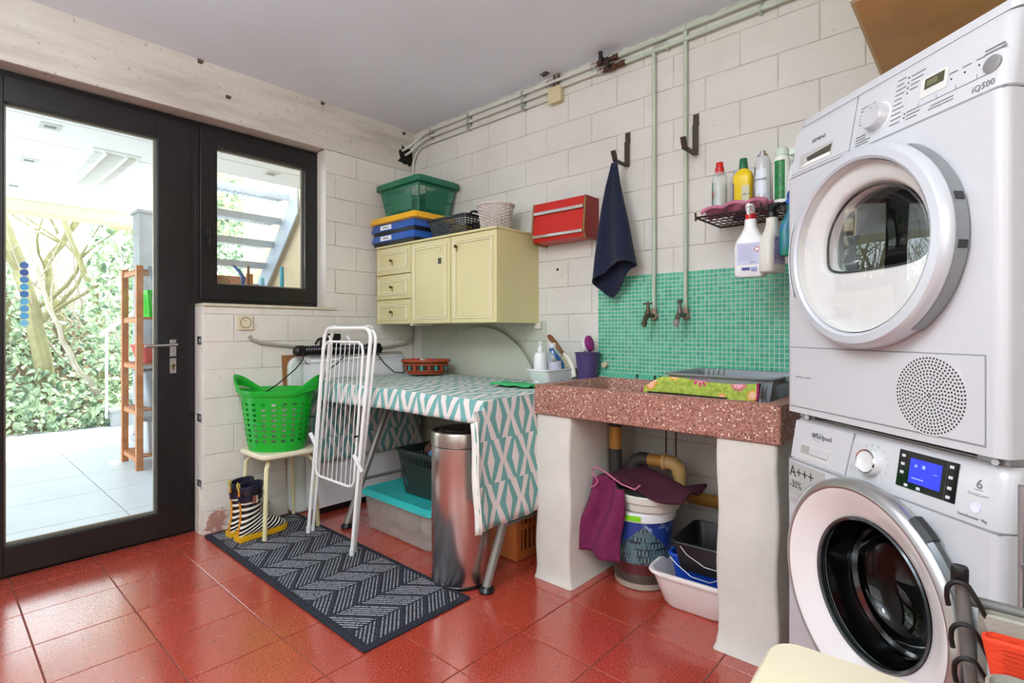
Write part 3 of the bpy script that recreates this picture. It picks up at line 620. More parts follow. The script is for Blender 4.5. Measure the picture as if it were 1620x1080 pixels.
# ---------------------------------------------------------------- clothes airer, folded upright
def airer():
    WT = M('white_coated_tube', '#efeeeb', .3)
    t = thing('clothes_airer', 'folded white tubular clothes airer standing upright on the doormat', 'airer', (.62, -.99, .01))
    def leg(x, y, dx=0): return None
    zb, zt = .018, 1.115
    def loopframe(xl, xr, yb, yt, zt, sh, w=.009):
        r = .05; pts = [(xl, yb, zb)]
        def X(x, z): return x+sh*z
        def Y(z): return lerp(yb, yt, z/zt)
        pts = [(X(xl, zb), Y(zb), zb), (X(xl, .5), Y(.5), .5), (X(xl, zt-r), Y(zt-r), zt-r)]
        for k in range(1, 6): a = PI-PI/2*k/5; pts.append((X(xl+r+r*math.cos(a), zt), Y(zt), zt-r+r*math.sin(a)))
        for k in range(0, 6): a = PI/2-PI/2*k/5; pts.append((X(xr-r+r*math.cos(a), zt), Y(zt), zt-r+r*math.sin(a)))
        pts += [(X(xr, .5), Y(.5), .5), (X(xr, zb), Y(zb), zb)]
        return MB().tube(pts, w, 10)
    ob('outer_frame', loopframe(.405, .84, -1.015, -.955, 1.115, .065, .0095), WT, t)
    ob('rear_frame', loopframe(.395, .815, -.985, -.925, 1.105, .085, .0085), WT, t)
    def wf(x, z): return (x+.065*z, lerp(-1.012, -.972, z/1.1), z)
    fr = [wf(.435, .36)]+[wf(.435, .7), wf(.435, 1.0), wf(.45, 1.03), wf(.48, 1.045), wf(.77, 1.045), wf(.80, 1.03), wf(.812, 1.0), wf(.812, .36), wf(.795, .338), wf(.76, .33), wf(.48, .33), wf(.45, .338)]
    ob('wire_frame', MB().tube(fr, .0065, 8, False, True), WT, t)
    for k in range(8):
        x = lerp(.475, .775, k/7); ob('drying_wire', MB().cyl(wf(x, .33), wf(x, 1.045), .0022, n=6), WT, t)
    for x in (.50, .68): ob('clip', MB().tube([(x+.07, -.985, 1.075), (x+.07, -.975, 1.06), (x+.07, -.968, 1.04), (x+.07, -.975, 1.03)], .006, 6), WHITEP, t)
    for x in (.49, .81): ob('clip', MB().tube([(x+.07, -.965, 1.122), (x+.072, -.945, 1.127), (x+.074, -.925, 1.115)], .006, 6), WHITEP, t)
    for x, z in ((.84+.065*.47, .47), (.405+.065*.52, .52)):
        ob('latch', MB().cyl((x-.02, -1.01, z+.03), (x+.02, -.99, z-.05), .011, n=10), WHITEP, t)
        ob('rivet', MB().cyl((x, -1.02, z+.12), (x, -1.0, z+.12), .005, n=8), BLACK, t)
    for x, y in ((.406, -1.015), (.841, -1.015), (.396, -.985), (.816, -.985)): ob('foot_cap', MB().cyl((x, y, .0105), (x+.002, y, .04), .0115, n=10), WHITEP, t)
airer()
# ---------------------------------------------------------------- table
TL, TR, TF, TB, TZ = .215, 1.60, -.865, -.085, .80
t = thing('folding_table', 'folding trestle table hidden under the patterned cloth', 'table', ((TL+TR)/2, (TF+TB)/2, 0))
ob('tabletop', MB().box(TL, TR, TF, TB, TZ-.025, TZ), M('grey_laminate', '#9b9a92', .5), t, bevel=.004)
TUBE = M('grey_tube', '#8d8a84', .35, .4)
for x in (.47, 1.57):
    for yb, yt in ((-.82, -.50), (-.14, -.44)):
        lg = ob('leg', MB().cyl((x, yb, .02), (x, yt, TZ-.03), .019, n=16), TUBE, t)
        ob('rubber_foot', MB().lathe([(.0, .001), (.032, .001), (.034, .01), (.022, .025), (0, .027)], (x, yb, 0), 16), BLACK, lg)
    ob('brace', MB().cyl((x, -.72, .25), (x, -.23, .25), .009), TUBE, t)
def cloth_mat(name):
    m, tt, b = nt(name); g = G(tt); X, Y, Z = g.sep(g.n('ShaderNodeAttribute', attribute_name='cuv').outputs['Vector'])
    v = g.math('DIVIDE', Y, .088); u = g.math('DIVIDE', X, .145); row = g.math('FLOOR', v); fv = g.math('SUBTRACT', v, row)
    par = g.math('MODULO', g.math('ABSOLUTE', row), 2); flip = g.math('ADD', fv, g.math('MULTIPLY', par, g.math('SUBTRACT', 1, g.math('MULTIPLY', fv, 2))))
    u = g.math('ADD', u, g.math('MULTIPLY', g.math('FLOOR', g.math('DIVIDE', row, 2)), .37))
    d = g.math('ABSOLUTE', g.math('SUBTRACT', g.math('FRACT', u), .5))
    inner = g.math('LESS_THAN', d, g.math('ADD', .10, g.math('MULTIPLY', flip, .28)))
    wtri = g.math('LESS_THAN', d, g.math('MULTIPLY', g.math('SUBTRACT', flip, .15), .17))
    ttri = g.math('LESS_THAN', g.math('SUBTRACT', .5, d), g.math('MULTIPLY', g.math('SUBTRACT', .85, flip), .19))
    k = g.math('ADD', g.math('MULTIPLY', inner, g.math('SUBTRACT', 1, wtri)), ttri, clamp=True)
    tex = g.noise(g.pos(), 260, 2); teal = g.ramp(tex, [(.3, lin('#5f9c98')), (.7, lin('#7fb4ae'))]); wh = g.ramp(tex, [(.3, lin('#dccfca')), (.7, lin('#ece4df'))])
    g.l(g.mix(k, wh, teal), b.inputs['Base Color']); b.inputs['Roughness'].default_value = .75; g.bump(b, g.noise(g.pos(), 14, 3), .25, .01); return m
CLOTH = cloth_mat('cloth_print')
def cloth():
    NX, NY = 96, 56; cr = .012
    # profile across x: left flap, top, right flap (arc length s -> x,z); across y: front drop, top
    HL, HR, HF = .50, .505, .092
    def profx(s):   # s from -HL .. W+HR
        W_ = TR-TL+.04; x0 = TL-.02
        if s < 0: return x0, TZ+.01+s
        if s > W_: return x0+W_, TZ+.01-(s-W_)
        return x0+s, TZ+.012
    Wt = TR-TL+.04; Dt = TB-TF+.02
    vs = []; uvs = []; idx = {}; fs = []
    ss = sorted(set([-HL*(1-i/14) for i in range(14)]+[0, .006]+[Wt*i/70 for i in range(1, 70)]+[Wt-.006, Wt]+[Wt+HR*i/16 for i in range(1, 17)]))
    ts = sorted(set([-HF*(1-i/5) for i in range(5)]+[0, .006]+[Dt*i/40 for i in range(1, 41)]))
    rn = random.Random(3)
    def nz(a, b_): return math.sin(a*13+b_*7)*.5+math.sin(a*29-b_*17+1)*.3+math.sin(a*5+b_*31+2)*.3
    for s in ss:
        for t_ in ts:
            x, z = profx(s); side = s < 0 or s > Wt
            y = TF-.015+max(t_, 0)
            if t_ < 0 and not side: z = z+t_; y = TF-.02-.010*abs(t_)/HF*(1+.5*nz(s*2, 0)); x += .0
            if t_ < 0 and side:      # flap overhang past the front corner, flat with the flap
                y = TF-.015+t_*(.75 if s > 0 else .1)
            if side:
                f = min(1, (abs(s) if s < 0 else s-Wt)/.5); sg = -1 if s < 0 else 1
                x += (sg*(.004+.012*f*(1+nz(t_*1.6, s*.3))*.8)+sg*.02*f)*(1 if s > 0 else .2)
                if t_ < 0: x += -sg*(.0)
                z -= 0.0
                y -= .0*f
            elif t_ >= 0: z += .0035*(1+nz(s*1.3, t_*1.5))
            elif t_ < 0:
                y -= .004*(1+nz(s*2.4, t_)); z -= .012*max(0, math.sin(s*3+1))*(-t_/HF)
            idx[(s, t_)] = len(vs); vs.append((x, y, z)); uvs.append((s if not side else s, t_ if not side else t_) if not side else (t_, (s-Wt if s > 0 else s)))
    for i in range(len(ss)-1):
        for j in range(len(ts)-1):
            a = ss[i]; side = a < 0 or a >= Wt-1e-9
            if ts[j] < 0:
                sc = ss[i+1] <= 0 or ss[i] >= Wt-1e-9
            fs.append((idx[(ss[i], ts[j])], idx[(ss[i+1], ts[j])], idx[(ss[i+1], ts[j+1])], idx[(ss[i], ts[j+1])]))
    mb = MB(); mb.v = [Vector(v) for v in vs]; mb.f = fs
    o = ob('tablecloth', mb, CLOTH, None, 'white tablecloth with teal triangle pattern draped over the table', 'tablecloth', smooth=60)
    at = o.data.attributes.new('cuv', 'FLOAT_VECTOR', 'CORNER'); flat = []; st_ = {v: k for k, v in idx.items()}
    for pl in o.data.polygons:
        ks = [st_[i] for i in pl.vertices]; sm = sum(k[0] for k in ks)/4
        for (s, t_) in ks: flat += ([s, t_, 0] if 0 <= sm <= Wt else ([t_, s-Wt+.02, 0] if sm > Wt else [t_, s, 0]))
    at.data.foreach_set('vector', flat)
    b = o.modifiers.new('solid', 'SOLIDIFY'); b.thickness = .0015; b.offset = 1
    hm = MB().grid(lambda u, v: (1.640+.024*v-.030*u, -.942-.010*u+.004*math.sin(v*9), lerp(.74, .300, v)-.01*u), 3, 14)
    ob('lining_fold', hm, M('lining', '#e6e2da', .85), o, label='plain off-white lining folded out at the corner', solid=.0015, smooth=60)
cloth()
# green cloth, small basket
ob('green_cloth', MB().grid(lambda u, v: (lerp(1.24, 1.49, u), lerp(-.46, -.34, v)+.01*u, .826+.007*abs(math.sin(u*7+v*5))+.004*math.sin(v*11)), 16, 8), M('green_fabric', '#3fae6a', .8), None, 'folded green cleaning cloth lying at the right end of the tablecloth', 'cloth', solid=.008, smooth=60)
def woven_basket():
    cx, cy, z0 = .47, -.26, .822
    t = thing('wicker_basket', 'small oval orange and teal wicker basket on the tablecloth', 'basket', (cx, cy, z0), .85)
    OR = M('orange_wicker', '#a8471f', .6, var=.2, vs=60); TE = M('teal_wicker', '#2f8f86', .6)
    def ring(k, z): return [(.145*k*math.cos(a), .095*k*math.sin(a), z) for a in [2*PI*i/36 for i in range(36)]]
    ob('bowl', MB().loft([[Vector(p) for p in ring(.72, .006)], [Vector(p) for p in ring(.84, .04)], [Vector(p) for p in ring(.97, .085)]], True, True), M('dark_wicker', '#4a2a1c', .8), t, local=True, solid=.003)
    for z, k in ((.012, .76), (.026, .82), (.068, .96)): ob('weave', MB().tube(ring(k, z), .006, 6, False, True), OR, t, local=True)
    ob('rim', MB().tube(ring(1.02, .09), .009, 8, False, True), OR, t, local=True)
    for i in range(18):
        a = 2*PI*i/18; ob('stake', MB().box(-.008, .008, -.004, .004, .032, .062, Matrix.Translation((.145*.91*math.cos(a), .095*.91*math.sin(a), 0)) @ Matrix.Rotation(a+PI/2, 4, 'Z')), TE if i % 2 else OR, t, local=True, smooth=0)
    for i, (x, y, c_, lb) in enumerate(((-.06, 0, '#c8262b', 'red clothes pegs'), (.0, .02, '#e9e9e6', 'white'), (.05, -.01, '#5a4a9c', 'purple'), (.0, -.04, '#c8262b', ''))):
        T = Matrix.Translation((cx+x*.75-y*.7, cy+x*.7+y*.7, z0+.078)) @ Matrix.Rotation(i*1.3, 4, 'Z') @ Matrix.Rotation(.3, 4, 'Y')
        ob('clothes_peg', MB().box(-.042, .042, -.007, -.001, 0, .014, T).box(-.042, .042, .002, .008, 0, .014, T).cyl((.0, -.009, .007), (0, .01, .007), .006, n=8, T=T), M('peg%d' % i, c_, .45), None, ['red clothes peg at the left in the orange and teal basket', 'white clothes peg sticking up in the orange and teal basket', 'purple clothes peg in the orange and teal basket', 'red clothes peg at the front of the orange and teal basket'][i], 'peg', 'clothes pegs in the small basket', bevel=.001)
woven_basket()
# round grey disc leaning on the back wall
ob('round_tabletop', MB().lathe([(0, -.045), (.492, -.045), (.5, -.04), (.5, -.028), (.492, -.022), (0, -.022)], (.735, 0, .628), 96, 'y'), M('sage_disc', '#b3b5a4', .5, var=.04, vs=3), None, 'large round sage grey board leaning on the wall behind the table', 'board')
# ---------------------------------------------------------------- bin
def brushed():
    m, tt, b = nt('brushed_steel'); g = G(tt); X, Y, Z = g.sep(g.pos())
    b.inputs['Base Color'].default_value = (.66, .62, .59, 1); b.inputs['Metallic'].default_value = 1; b.inputs['Roughness'].default_value = .27
    b.inputs['Anisotropic'].default_value = .6
    tg = g.n('ShaderNodeTangent', direction_type='RADIAL', axis='Z'); g.l(tg.outputs[0], b.inputs['Tangent'])
    return m
t = thing('pedal_bin', 'tall brushed steel bin standing on the end of the doormat', 'bin', (1.395, -.80, .0))
ob('body', MB().lathe([(.130, .012), (.1345, .02), (.1345, .595), (.130, .60)], (1.395, -.80, 0), 64, cap=True), brushed(), t)
ob('base_ring', MB().lathe([(.133, .0015), (.136, .004), (.136, .014), (.133, .018)], (1.395, -.80, 0), 48, cap=True), BLACK, t)
ob('lid_band', MB().lathe([(.131, .602), (.137, .605), (.137, .652), (.133, .662), (.125, .664)], (1.395, -.80, 0), 64), M('steel_satin', '#b9aea6', .3, 1), t)
ob('lid', MB().lathe([(0, .668), (.09, .667), (.112, .664), (.118, .658), (.126, .660)], (1.395, -.80, 0), 64), M('lid_black', '#191715', .2), t, label='black lid')
ob('lid_ring', MB().lathe([(.094, .668), (.097, .670), (.1, .668)], (1.395, -.80, 0), 48), M('steel_satin'), t)
# ---------------------------------------------------------------- under the table
TEAL = M('teal_lid', '#2fb3ae', .4)
t = thing('storage_box', 'clear plastic storage box with teal lid under the table', 'box', (.85, -.55, 0))
def clearp():
    m, tt, b = nt('clear_tub'); g = G(tt); b.inputs['Base Color'].default_value = (.72, .66, .6, 1); b.inputs['Roughness'].default_value = .15; b.inputs['Alpha'].default_value = .24; return m
ob('tub', tub(.825, -.555, .59, .40, .003, .19, .93, .03, .003, .008), clearp(), t, label='see-through tub')
ob('lid', MB().loft([rr(.61, .42, .03, 5, .825, -.555, .188), rr(.62, .435, .035, 5, .825, -.555, .192), rr(.615, .43, .035, 5, .825, -.555, .212), rr(.59, .40, .03, 5, .825, -.555, .222), rr(.55, .36, .03, 5, .825, -.555, .216)], True, True, True), TEAL, t, label='teal lid')
for i, (x, y, r_, c_, lb) in enumerate(((.62,-.60,.07,'#a58f78','tan bundle of cloth inside the clear box, left'),(.80,-.62,.075,'#8f7a68','brown bundle of cloth inside the clear box, middle'),(.98,-.60,.075,'#b7a48e','beige bundle of cloth inside the clear box, right'))):
    mb = MB().grid(lambda u, v, x=x, y=y, r_=r_: (x+r_*math.cos(u*2*PI)*math.sin(v*PI)*1.2, y+r_*math.sin(u*2*PI)*math.sin(v*PI), .085-.07*math.cos(v*PI)+.008*math.sin(u*19+v*9)), 24, 12); ob('cloth_bundle', mb, M('bundle%d' % i, c_, .9), None, lb, 'cloth', smooth=80)
DG = M('dark_green_plastic', '#1b2a24', .5)
dk = [slots(14, .70, .86, .04, .96, .5)+[(0,1,0,.10),(0,1,.86,1),(.10,.90,.10,.70),(0,.03,.1,.86),(.97,1,.1,.86)]]
t = thing('plastic_crate', 'dark green plastic crate standing on the teal-lidded box', 'crate', (.95, -.50, .218))
ob('crate_body', crate(MB(), .93, -.52, .225, .30, .26, .36, .32, .235, dk), DG, t, smooth=0)
ob('rim', MB().loft([rr(.365,.325,.02,3,.93,-.52,.445), rr(.385,.345,.025,3,.93,-.52,.45), rr(.385,.345,.025,3,.93,-.52,.465), rr(.36,.32,.02,3,.93,-.52,.465), rr(.36,.32,.02,3,.93,-.52,.445)], True), DG, t)
for i, (x, y, c_, lb) in enumerate(((1.01, -.60, '#4c7fb0', 'blue rag showing over the dark green crate under the table'), (.88, -.52, '#6b4338', 'dark red rag in the dark green crate under the table'))):
    ob('rag', MB().grid(lambda u, v, x=x, y=y: (x+.07*math.cos(u*2*PI)*math.sin(v*PI), y+.06*math.sin(u*2*PI)*math.sin(v*PI), .455-.035*math.cos(v*PI)+.008*math.sin(u*19+v*9)), 24, 12), M('rag%d' % i, c_, .9), None, lb, 'cloth', smooth=80)
OC = M('orange_crate', '#c9713a', .45)
oc = [[(0,1,0,.10),(0,1,.10,1)], [(0,1,0,.12),(0,1,.86,1),(0,.08,.12,.86),(.92,1,.12,.86),(.08,.92,.42,.50)]+slots(11,.12,.86,.08,.92,.45)]
t = thing('plastic_crate', 'orange plastic crate on the floor between the bin and the sink pillar', 'crate', (1.3, -.32, 0))
ob('crate_body', crate(MB(), 1.315, -.325, .004, .33, .40, .36, .44, .34, oc), OC, t, smooth=0)
ob('rim', MB().loft([rr(.365,.445,.02,3,1.315,-.325,.325), rr(.38,.46,.025,3,1.315,-.325,.33), rr(.38,.46,.025,3,1.315,-.325,.346), rr(.36,.44,.02,3,1.315,-.325,.346)], True), OC, t)
# pale things leaning on the left wall
PALE = M('pale_plastic', '#d3d9d0', .4)
def vpanel(x0, x1, y0, y1, z0, z1, r):
    def ring(x, e): 
        w, h = (y1-y0)-2*e, (z1-z0)-2*e
        return [Vector((x, (y0+y1)/2+p.x, (z0+z1)/2+p.y)) for p in rr(w, h, r, 6)]
    return MB().loft([ring(x0, .008), ring(x0+.008, 0), ring(x1-.008, 0), ring(x1, .008)], True, True, True)
ob('plywood_board', MB().prism([(.004, -.940, .004), (.004, -.12, .004), (.004, -.12, .955), (.004, -.978, .955)], (.012, 0, 0)), M('ply_brown', '#9c6b3c', .7, var=.2, vs=8), None, 'brown plywood board leaning on the wall behind the pale panel', 'board')
ob('leaning_board', vpanel(.020, .060, -.955, -.10, .004, .945, .06), PALE, None, 'tall pale panel with rounded corners leaning on the left wall', 'panel')
t = thing('laundry_bin', 'tall white slotted laundry bin between the wall and the table', 'bin', (.13, -.6, 0))
body = crate(MB(), .125, -.55, .04, .09, .62, .095, .66, .88, [[(0,1,0,1)], [(0,1,0,.72),(0,1,.88,1),(0,.05,.72,.88),(.30,.70,.72,.88),(.95,1,.72,.88)]+slots(7,.72,.88,.06,.28,.5)+slots(7,.72,.88,.72,.94,.5)], .004)
ob('body', body, WHITEP, t, smooth=0)
ob('rim', MB().loft([rr(.10,.67,.02,3,.125,-.55,.905), rr(.115,.70,.03,4,.125,-.55,.915), rr(.115,.70,.03,4,.125,-.55,.945), rr(.105,.69,.03,4,.125,-.55,.952), rr(.09,.66,.02,4,.125,-.55,.952)], True, True, True), WHITEP, t)
ob('foot', MB().box(.085, .165, -.85, -.25, .003, .04), BLACK, t, label='black foot strip', smooth=0)
t = thing('vacuum_hose', 'black ribbed vacuum hose with nozzle lying on top of the white laundry bin', 'vacuum cleaner part', (.13, -.7, .955))
hs = [(.13, -.90+.45*i/60, .985) for i in range(61)]
ob('hose', MB().tube(hs, [.03 if i % 2 else .025 for i in range(61)], 14), BLACK, t)
ob('nozzle', MB().loft([rr(.05,.06,.015,3,.12,-.92,.955), rr(.06,.08,.02,3,.12,-.92,.975), rr(.055,.07,.02,3,.12,-.92,1.0), rr(.03,.04,.01,3,.12,-.92,1.015)], True, True, True), BLACK, t)
ob('hose_head', MB().loft([rr(.06,.10,.02,3,.13,-.425,.955), rr(.07,.12,.02,3,.13,-.425,.985), rr(.05,.09,.02,3,.13,-.425,1.02)], True, True, True), BLACK, t)
t = thing('plug_adapter', 'black plug adapter with cable sitting on the vacuum hose', 'adapter', (.13, -.70, 1.012))
ob('block', MB().box(.10, .16, -.79, -.68, 1.012, 1.045).box(.105, .15, -.75, -.67, 1.045, 1.085), BLACK, t, bevel=.006)
ob('arch', MB().tube([(.13,-.83,1.02),(.13,-.81,1.05),(.13,-.77,1.06)], .008, 8), BLACK, t)
CB = M('cable_black', '#141414', .5)
ob('cable', MB().tube([(.17,-.92,.98),(.19,-.94,.93),(.20,-.99,.88),(.14,-1.06,.80),(.06,-1.11,.74),(.03,-1.12,.68)], .004, 6), CB, None, 'thin black cable hanging from the hose nozzle behind the basket', 'cable')
ob('cable', MB().tube([(.175,-.62,1.0),(.20,-.66,.96),(.215,-.74,.90),(.2,-.80,.86),(.225,-.82,.825)], .004, 6), CB, None, 'thin black cable dropping from the hose to the left edge of the table', 'cable')
ob('cable', MB().tube([(.175,-.50,1.0),(.20,-.44,.95),(.22,-.40,.89),(.245,-.34,.83),(.30,-.30,.828)], .004, 6), CB, None, 'thin black cable running from the hose onto the tablecloth', 'cable')
ob('cable', MB().tube([(.19,-.90,.70),(.22,-.93,.71),(.24,-.93,.64),(.23,-.93,.55),(.20,-.93,.50),(.18,-.96,.49)], .004, 6), CB, None, 'loop of black cable between the green basket and the airer', 'cable')
# socket and conduit on left wall
t = thing('power_socket', 'beige square power socket below the window', 'socket', (.0, -1.187, 1.105))
BEI = M('beige_bakelite', '#d9cfae', .4)
ob('plate', MB().box(.001, .016, -1.229, -1.145, 1.106, 1.19), BEI, t, bevel=.004)
ob('recess', MB().lathe([(.032, .0165), (.030, .0185), (.027, .0175), (.025, .004), (0, .004)], (0, -1.187, 1.148), 28, 'x'), M('socket_grey', '#8f8a78', .5), t)
for dy in (-.009, .009): ob('pin_hole', MB().cyl((.004, -1.187+dy, 1.142), (.0065, -1.187+dy, 1.142), .003, n=8), BLACK, t)
ob('earth_pin', MB().cyl((.004, -1.187, 1.158), (.018, -1.187, 1.158), .0028, n=8), CHROME, t)
ob('wall_conduit', MB().tube([(.014,-1.167,1.073),(.014,-1.15,1.05),(.014,-1.10,1.032),(.014,-1.0,1.018),(.014,-.7,.985),(.014,-.25,.99),(.014,-.08,1.01),(.016,-.04,1.03),(.02,-.025,1.07),(.022,-.022,1.145)], .0095, 10), M('conduit_grey', '#aaa698', .6), None, 'grey painted conduit bending along the left wall to under the cabinet', 'pipe')
# ---------------------------------------------------------------- wall cabinet
YC = M('cream_cabinet', '#d9cf98', .42, var=.05, vs=3); YM = M('white_moulding', '#f7f1dc', .45, var=.12, vs=40); KN = M('antique_brass', '#6b5638', .35, .9)
cx0, cx1, cyf, cz0, cz1 = .065, 1.189, -.357, 1.147, 1.665
t = thing('wall_cabinet', 'cream yellow wall cabinet with three drawers and two doors', 'cabinet', ((cx0+cx1)/2, -.18, cz0))
ob('body', MB().box(cx0, cx1, cyf+.02, -.001, cz0, cz1-.014), YC, t, smooth=0)
ob('top_board', MB().box(cx0-.004, cx1+.004, cyf-.006, -.001, cz1-.014, cz1), YC, t, bevel=.003)
def front(kind, x0, x1, z0, z1, knob, lab=None):
    d = ob(kind, MB().box(x0, x1, cyf, cyf+.02, z0, z1), YC, t, bevel=.003, label=lab); ins = .028
    a0, a1, b0, b1 = x0+ins, x1-ins, z0+ins, z1-ins
    mb = MB(); w = .014
    w = .020; prof = [(0, 0), (.001, -.005), (.004, -.006), (.008, -.003), (.012, -.003), (.015, -.006), (.019, -.004), (w, 0)]
    rings = [[Vector((a0+o, cyf+y-.0002, b0+o)), Vector((a1-o, cyf+y-.0002, b0+o)), Vector((a1-o, cyf+y-.0002, b1-o)), Vector((a0+o, cyf+y-.0002, b1-o))] for o, y in prof]
    mb.loft(rings); mo = ob('moulding', mb, YC, t, smooth=0)
    for o0, o1, yy in ((.0, .0035, -.0066), (.0145, .0175, -.0066)):
        rg2 = [[Vector((a0+o, cyf+yy, b0+o)), Vector((a1-o, cyf+yy, b0+o)), Vector((a1-o, cyf+yy, b1-o)), Vector((a0+o, cyf+yy, b1-o))] for o in (o0, o1)]
        rg2 += [[p+Vector((0, .0012, 0)) for p in rg2[1]], [p+Vector((0, .0012, 0)) for p in rg2[0]], rg2[0]]
        ob('moulding_edge', MB().loft(rg2), YM, mo, label='worn white edge line', smooth=0)
    if knob:
        kx, kz = knob; ob('knob', MB().cyl((kx, cyf, kz), (kx, cyf-.012, kz), .004, n=10).lathe([(0,-.024),(.008,-.022),(.010,-.016),(.007,-.011),(.004,-.010)], (kx, cyf, kz), 14, 'y').box(kx-.003, kx+.001, cyf-.003, cyf, kz-.03, kz-.006), KN, d, label='antique brass knob')
    return d
for z0, z1 in ((cz0, 1.303), (1.309, 1.466), (1.472, 1.648)): front('drawer', cx0+.002, .438, z0, z1, (.245, (z0+z1)/2))
d1 = front('door', .443, .813, cz0, 1.648, None); d2 = front('door', .819, cx1-.002, cz0, 1.648, (.875, 1.585))
ob('sticker', MB().box(.705, .735, cyf-.001, cyf, 1.50, 1.535), M('sticker_dark', '#4a4a46', .6), d1, smooth=0)
ob('screw', MB().cyl((.728, cyf, 1.582), (.728, cyf-.003, 1.582), .003, n=8), M('rusty_anchor'), d1)
ob('wall_bracket', MB().box(1.17, 1.215, -.02, -.003, 1.115, 1.15).box(.44, .46, -.36, -.2, 1.135, 1.147), M('bracket_white', '#d6d3c2', .5), t, smooth=0)
# flat cases on the cabinet
CBL = M('case_blue', '#2d5fb4', .35); CDK = M('case_dark', '#16181d', .5)
for i, z in enumerate((1.666, 1.736)):
    t = thing('flat_case', ['flat blue plastic case with white label, bottom of the pair on the cabinet', 'flat blue plastic case with white label, directly under the yellow tray'][i], 'case', (.265, -.21, z), group='blue flat cases')
    ob('case_body', MB().loft([rr(.44,.30,.012,2,.265,-.215,z), rr(.45,.31,.012,2,.265,-.215,z+.022)], True, True, True), CDK, t, label='black lower half')
    ob('case_lid', MB().loft([rr(.465,.325,.012,2,.265,-.215,z+.022), rr(.47,.33,.012,2,.265,-.215,z+.028), rr(.45,.31,.012,2,.265,-.215,z+.067)], True, True, True), CBL, t)
    lb_ = ob('label', MB().box(.145, .265, -.3815, -.378, z+.029, z+.058), M('label_white', '#eceef0', .5), t, label='white paper label', smooth=0)
    ob('logo_ring', MB().lathe([(.005,-.382),(.0085,-.382),(.0085,-.3825),(.005,-.3825)], (.228, 0, z+.0435), 16, 'y'), M('logo_blue', '#24508f', .5), lb_, smooth=0)
    ob('print_line', MB().box(.175, .214, -.3822, -.3815, z+.041, z+.047), DKTXT, lb_, smooth=0)
ob('shallow_tray', MB().loft([rr(.47,.33,.02,3,.275,-.215,1.806), rr(.50,.355,.025,3,.275,-.215,1.812), rr(.48,.335,.02,3,.275,-.215,1.848), rr(.45,.30,.02,3,.275,-.215,1.852)], True, True, True), M('yellow_lid', '#f2b51f', .35), None, 'yellow upturned plastic tray lying on the blue cases', 'tray')
# green carry basket
GB = M('green_basket', '#14694a', .4)
fs_ = [(0,1,0,.06),(0,1,.84,1),(.20,.80,.18,.72)]+slots(18,.72,.84,.18,.82,.62)+slots(16,.06,.18,.18,.82,.45)+[(0,.03,.06,.84),(.97,1,.06,.84),(.0,.2,.44,.48),(.8,1,.44,.48)]+slots(5,.06,.84,.03,.20,.4)+slots(5,.06,.84,.80,.97,.4)
t = thing('carry_basket', 'dark green slotted plastic basket on the yellow tray', 'basket', (.29, -.18, 1.853))
ob('basket_body', crate(MB(), .29, -.185, 1.853, .34, .25, .42, .31, .20, [fs_], .003), GB, t, smooth=0)
ob('rim', MB().loft([rr(.425,.315,.02,4,.29,-.185,2.035), rr(.475,.36,.03,4,.29,-.185,2.040), rr(.47,.355,.03,4,.29,-.185,2.075), rr(.45,.335,.03,4,.29,-.185,2.082), rr(.425,.315,.02,4,.29,-.185,2.08), rr(.42,.31,.02,4,.29,-.185,2.04)], True), GB, t)
# black woven basket
BKW = M('black_weave', '#15161d', .4)
t = thing('woven_basket', 'black woven plastic basket lying on the cabinet beside the cases', 'basket', (.715, -.19, 1.666))
def wr(k): f = k; return rr(lerp(.29,.345,f), lerp(.19,.245,f), .02, 3, .715, -.185, 1.668+.118*k)
ob('basket_floor', MB().loft([[p for p in wr(0)], [p+Vector((0,0,.006)) for p in wr(0)]], True, True, True), BKW, t, smooth=0)
for j in range(9):
    k = j/8*.86; r_ = wr(k); mb = MB(); h = .0038
    mb.loft([[p+Vector((0,0,-h)) for p in r_], [p+Vector((0,0,h)) for p in r_], [p*1 for p in [Vector((.715+(q.x-.715)*.985, -.185+(q.y+.185)*.98, q.z+h)) for q in r_]], [Vector((.715+(q.x-.715)*.985, -.185+(q.y+.185)*.98, q.z-h)) for q in r_], [p+Vector((0,0,-h)) for p in r_]])
    ob('strand', mb, BKW, t, smooth=0)
mb = MB()
for (n_, side) in ((13, 0), (9, 1), (13, 2), (9, 3)): crate(mb, .715, -.185, 1.668, .292, .192, .347, .247, .118, [slots(n_, 0, .9, 0, 1, .3) if s_ == side else [] for s_ in range(4)], .003, 0, False)
ob('stake', mb, BKW, t, kind='stuff', smooth=0)
ob('rim', MB().loft([rr(.345,.245,.02,3,.715,-.185,1.774), rr(.362,.262,.025,3,.715,-.185,1.776), rr(.362,.262,.025,3,.715,-.185,1.788), rr(.34,.24,.02,3,.715,-.185,1.79), rr(.34,.24,.02,3,.715,-.185,1.774)], True), BKW, t)
ob('basket_handle', MB().tube([(.888,-.10,1.785),(.893,-.11,1.800),(.893,-.13,1.806),(.893,-.24,1.806),(.893,-.26,1.800),(.888,-.27,1.785)], .007, 8), BKW, t)
ob('yellow_cloth', MB().grid(lambda u, v: (.715+.10*math.cos(u*2*PI)*math.sin(v*PI), -.19+.06*math.sin(u*2*PI)*math.sin(v*PI), 1.72-.035*math.cos(v*PI)), 16, 8), M('yellow_item', '#c9a227', .6), None, 'yellow bundle inside the black woven basket', 'cloth', smooth=80)
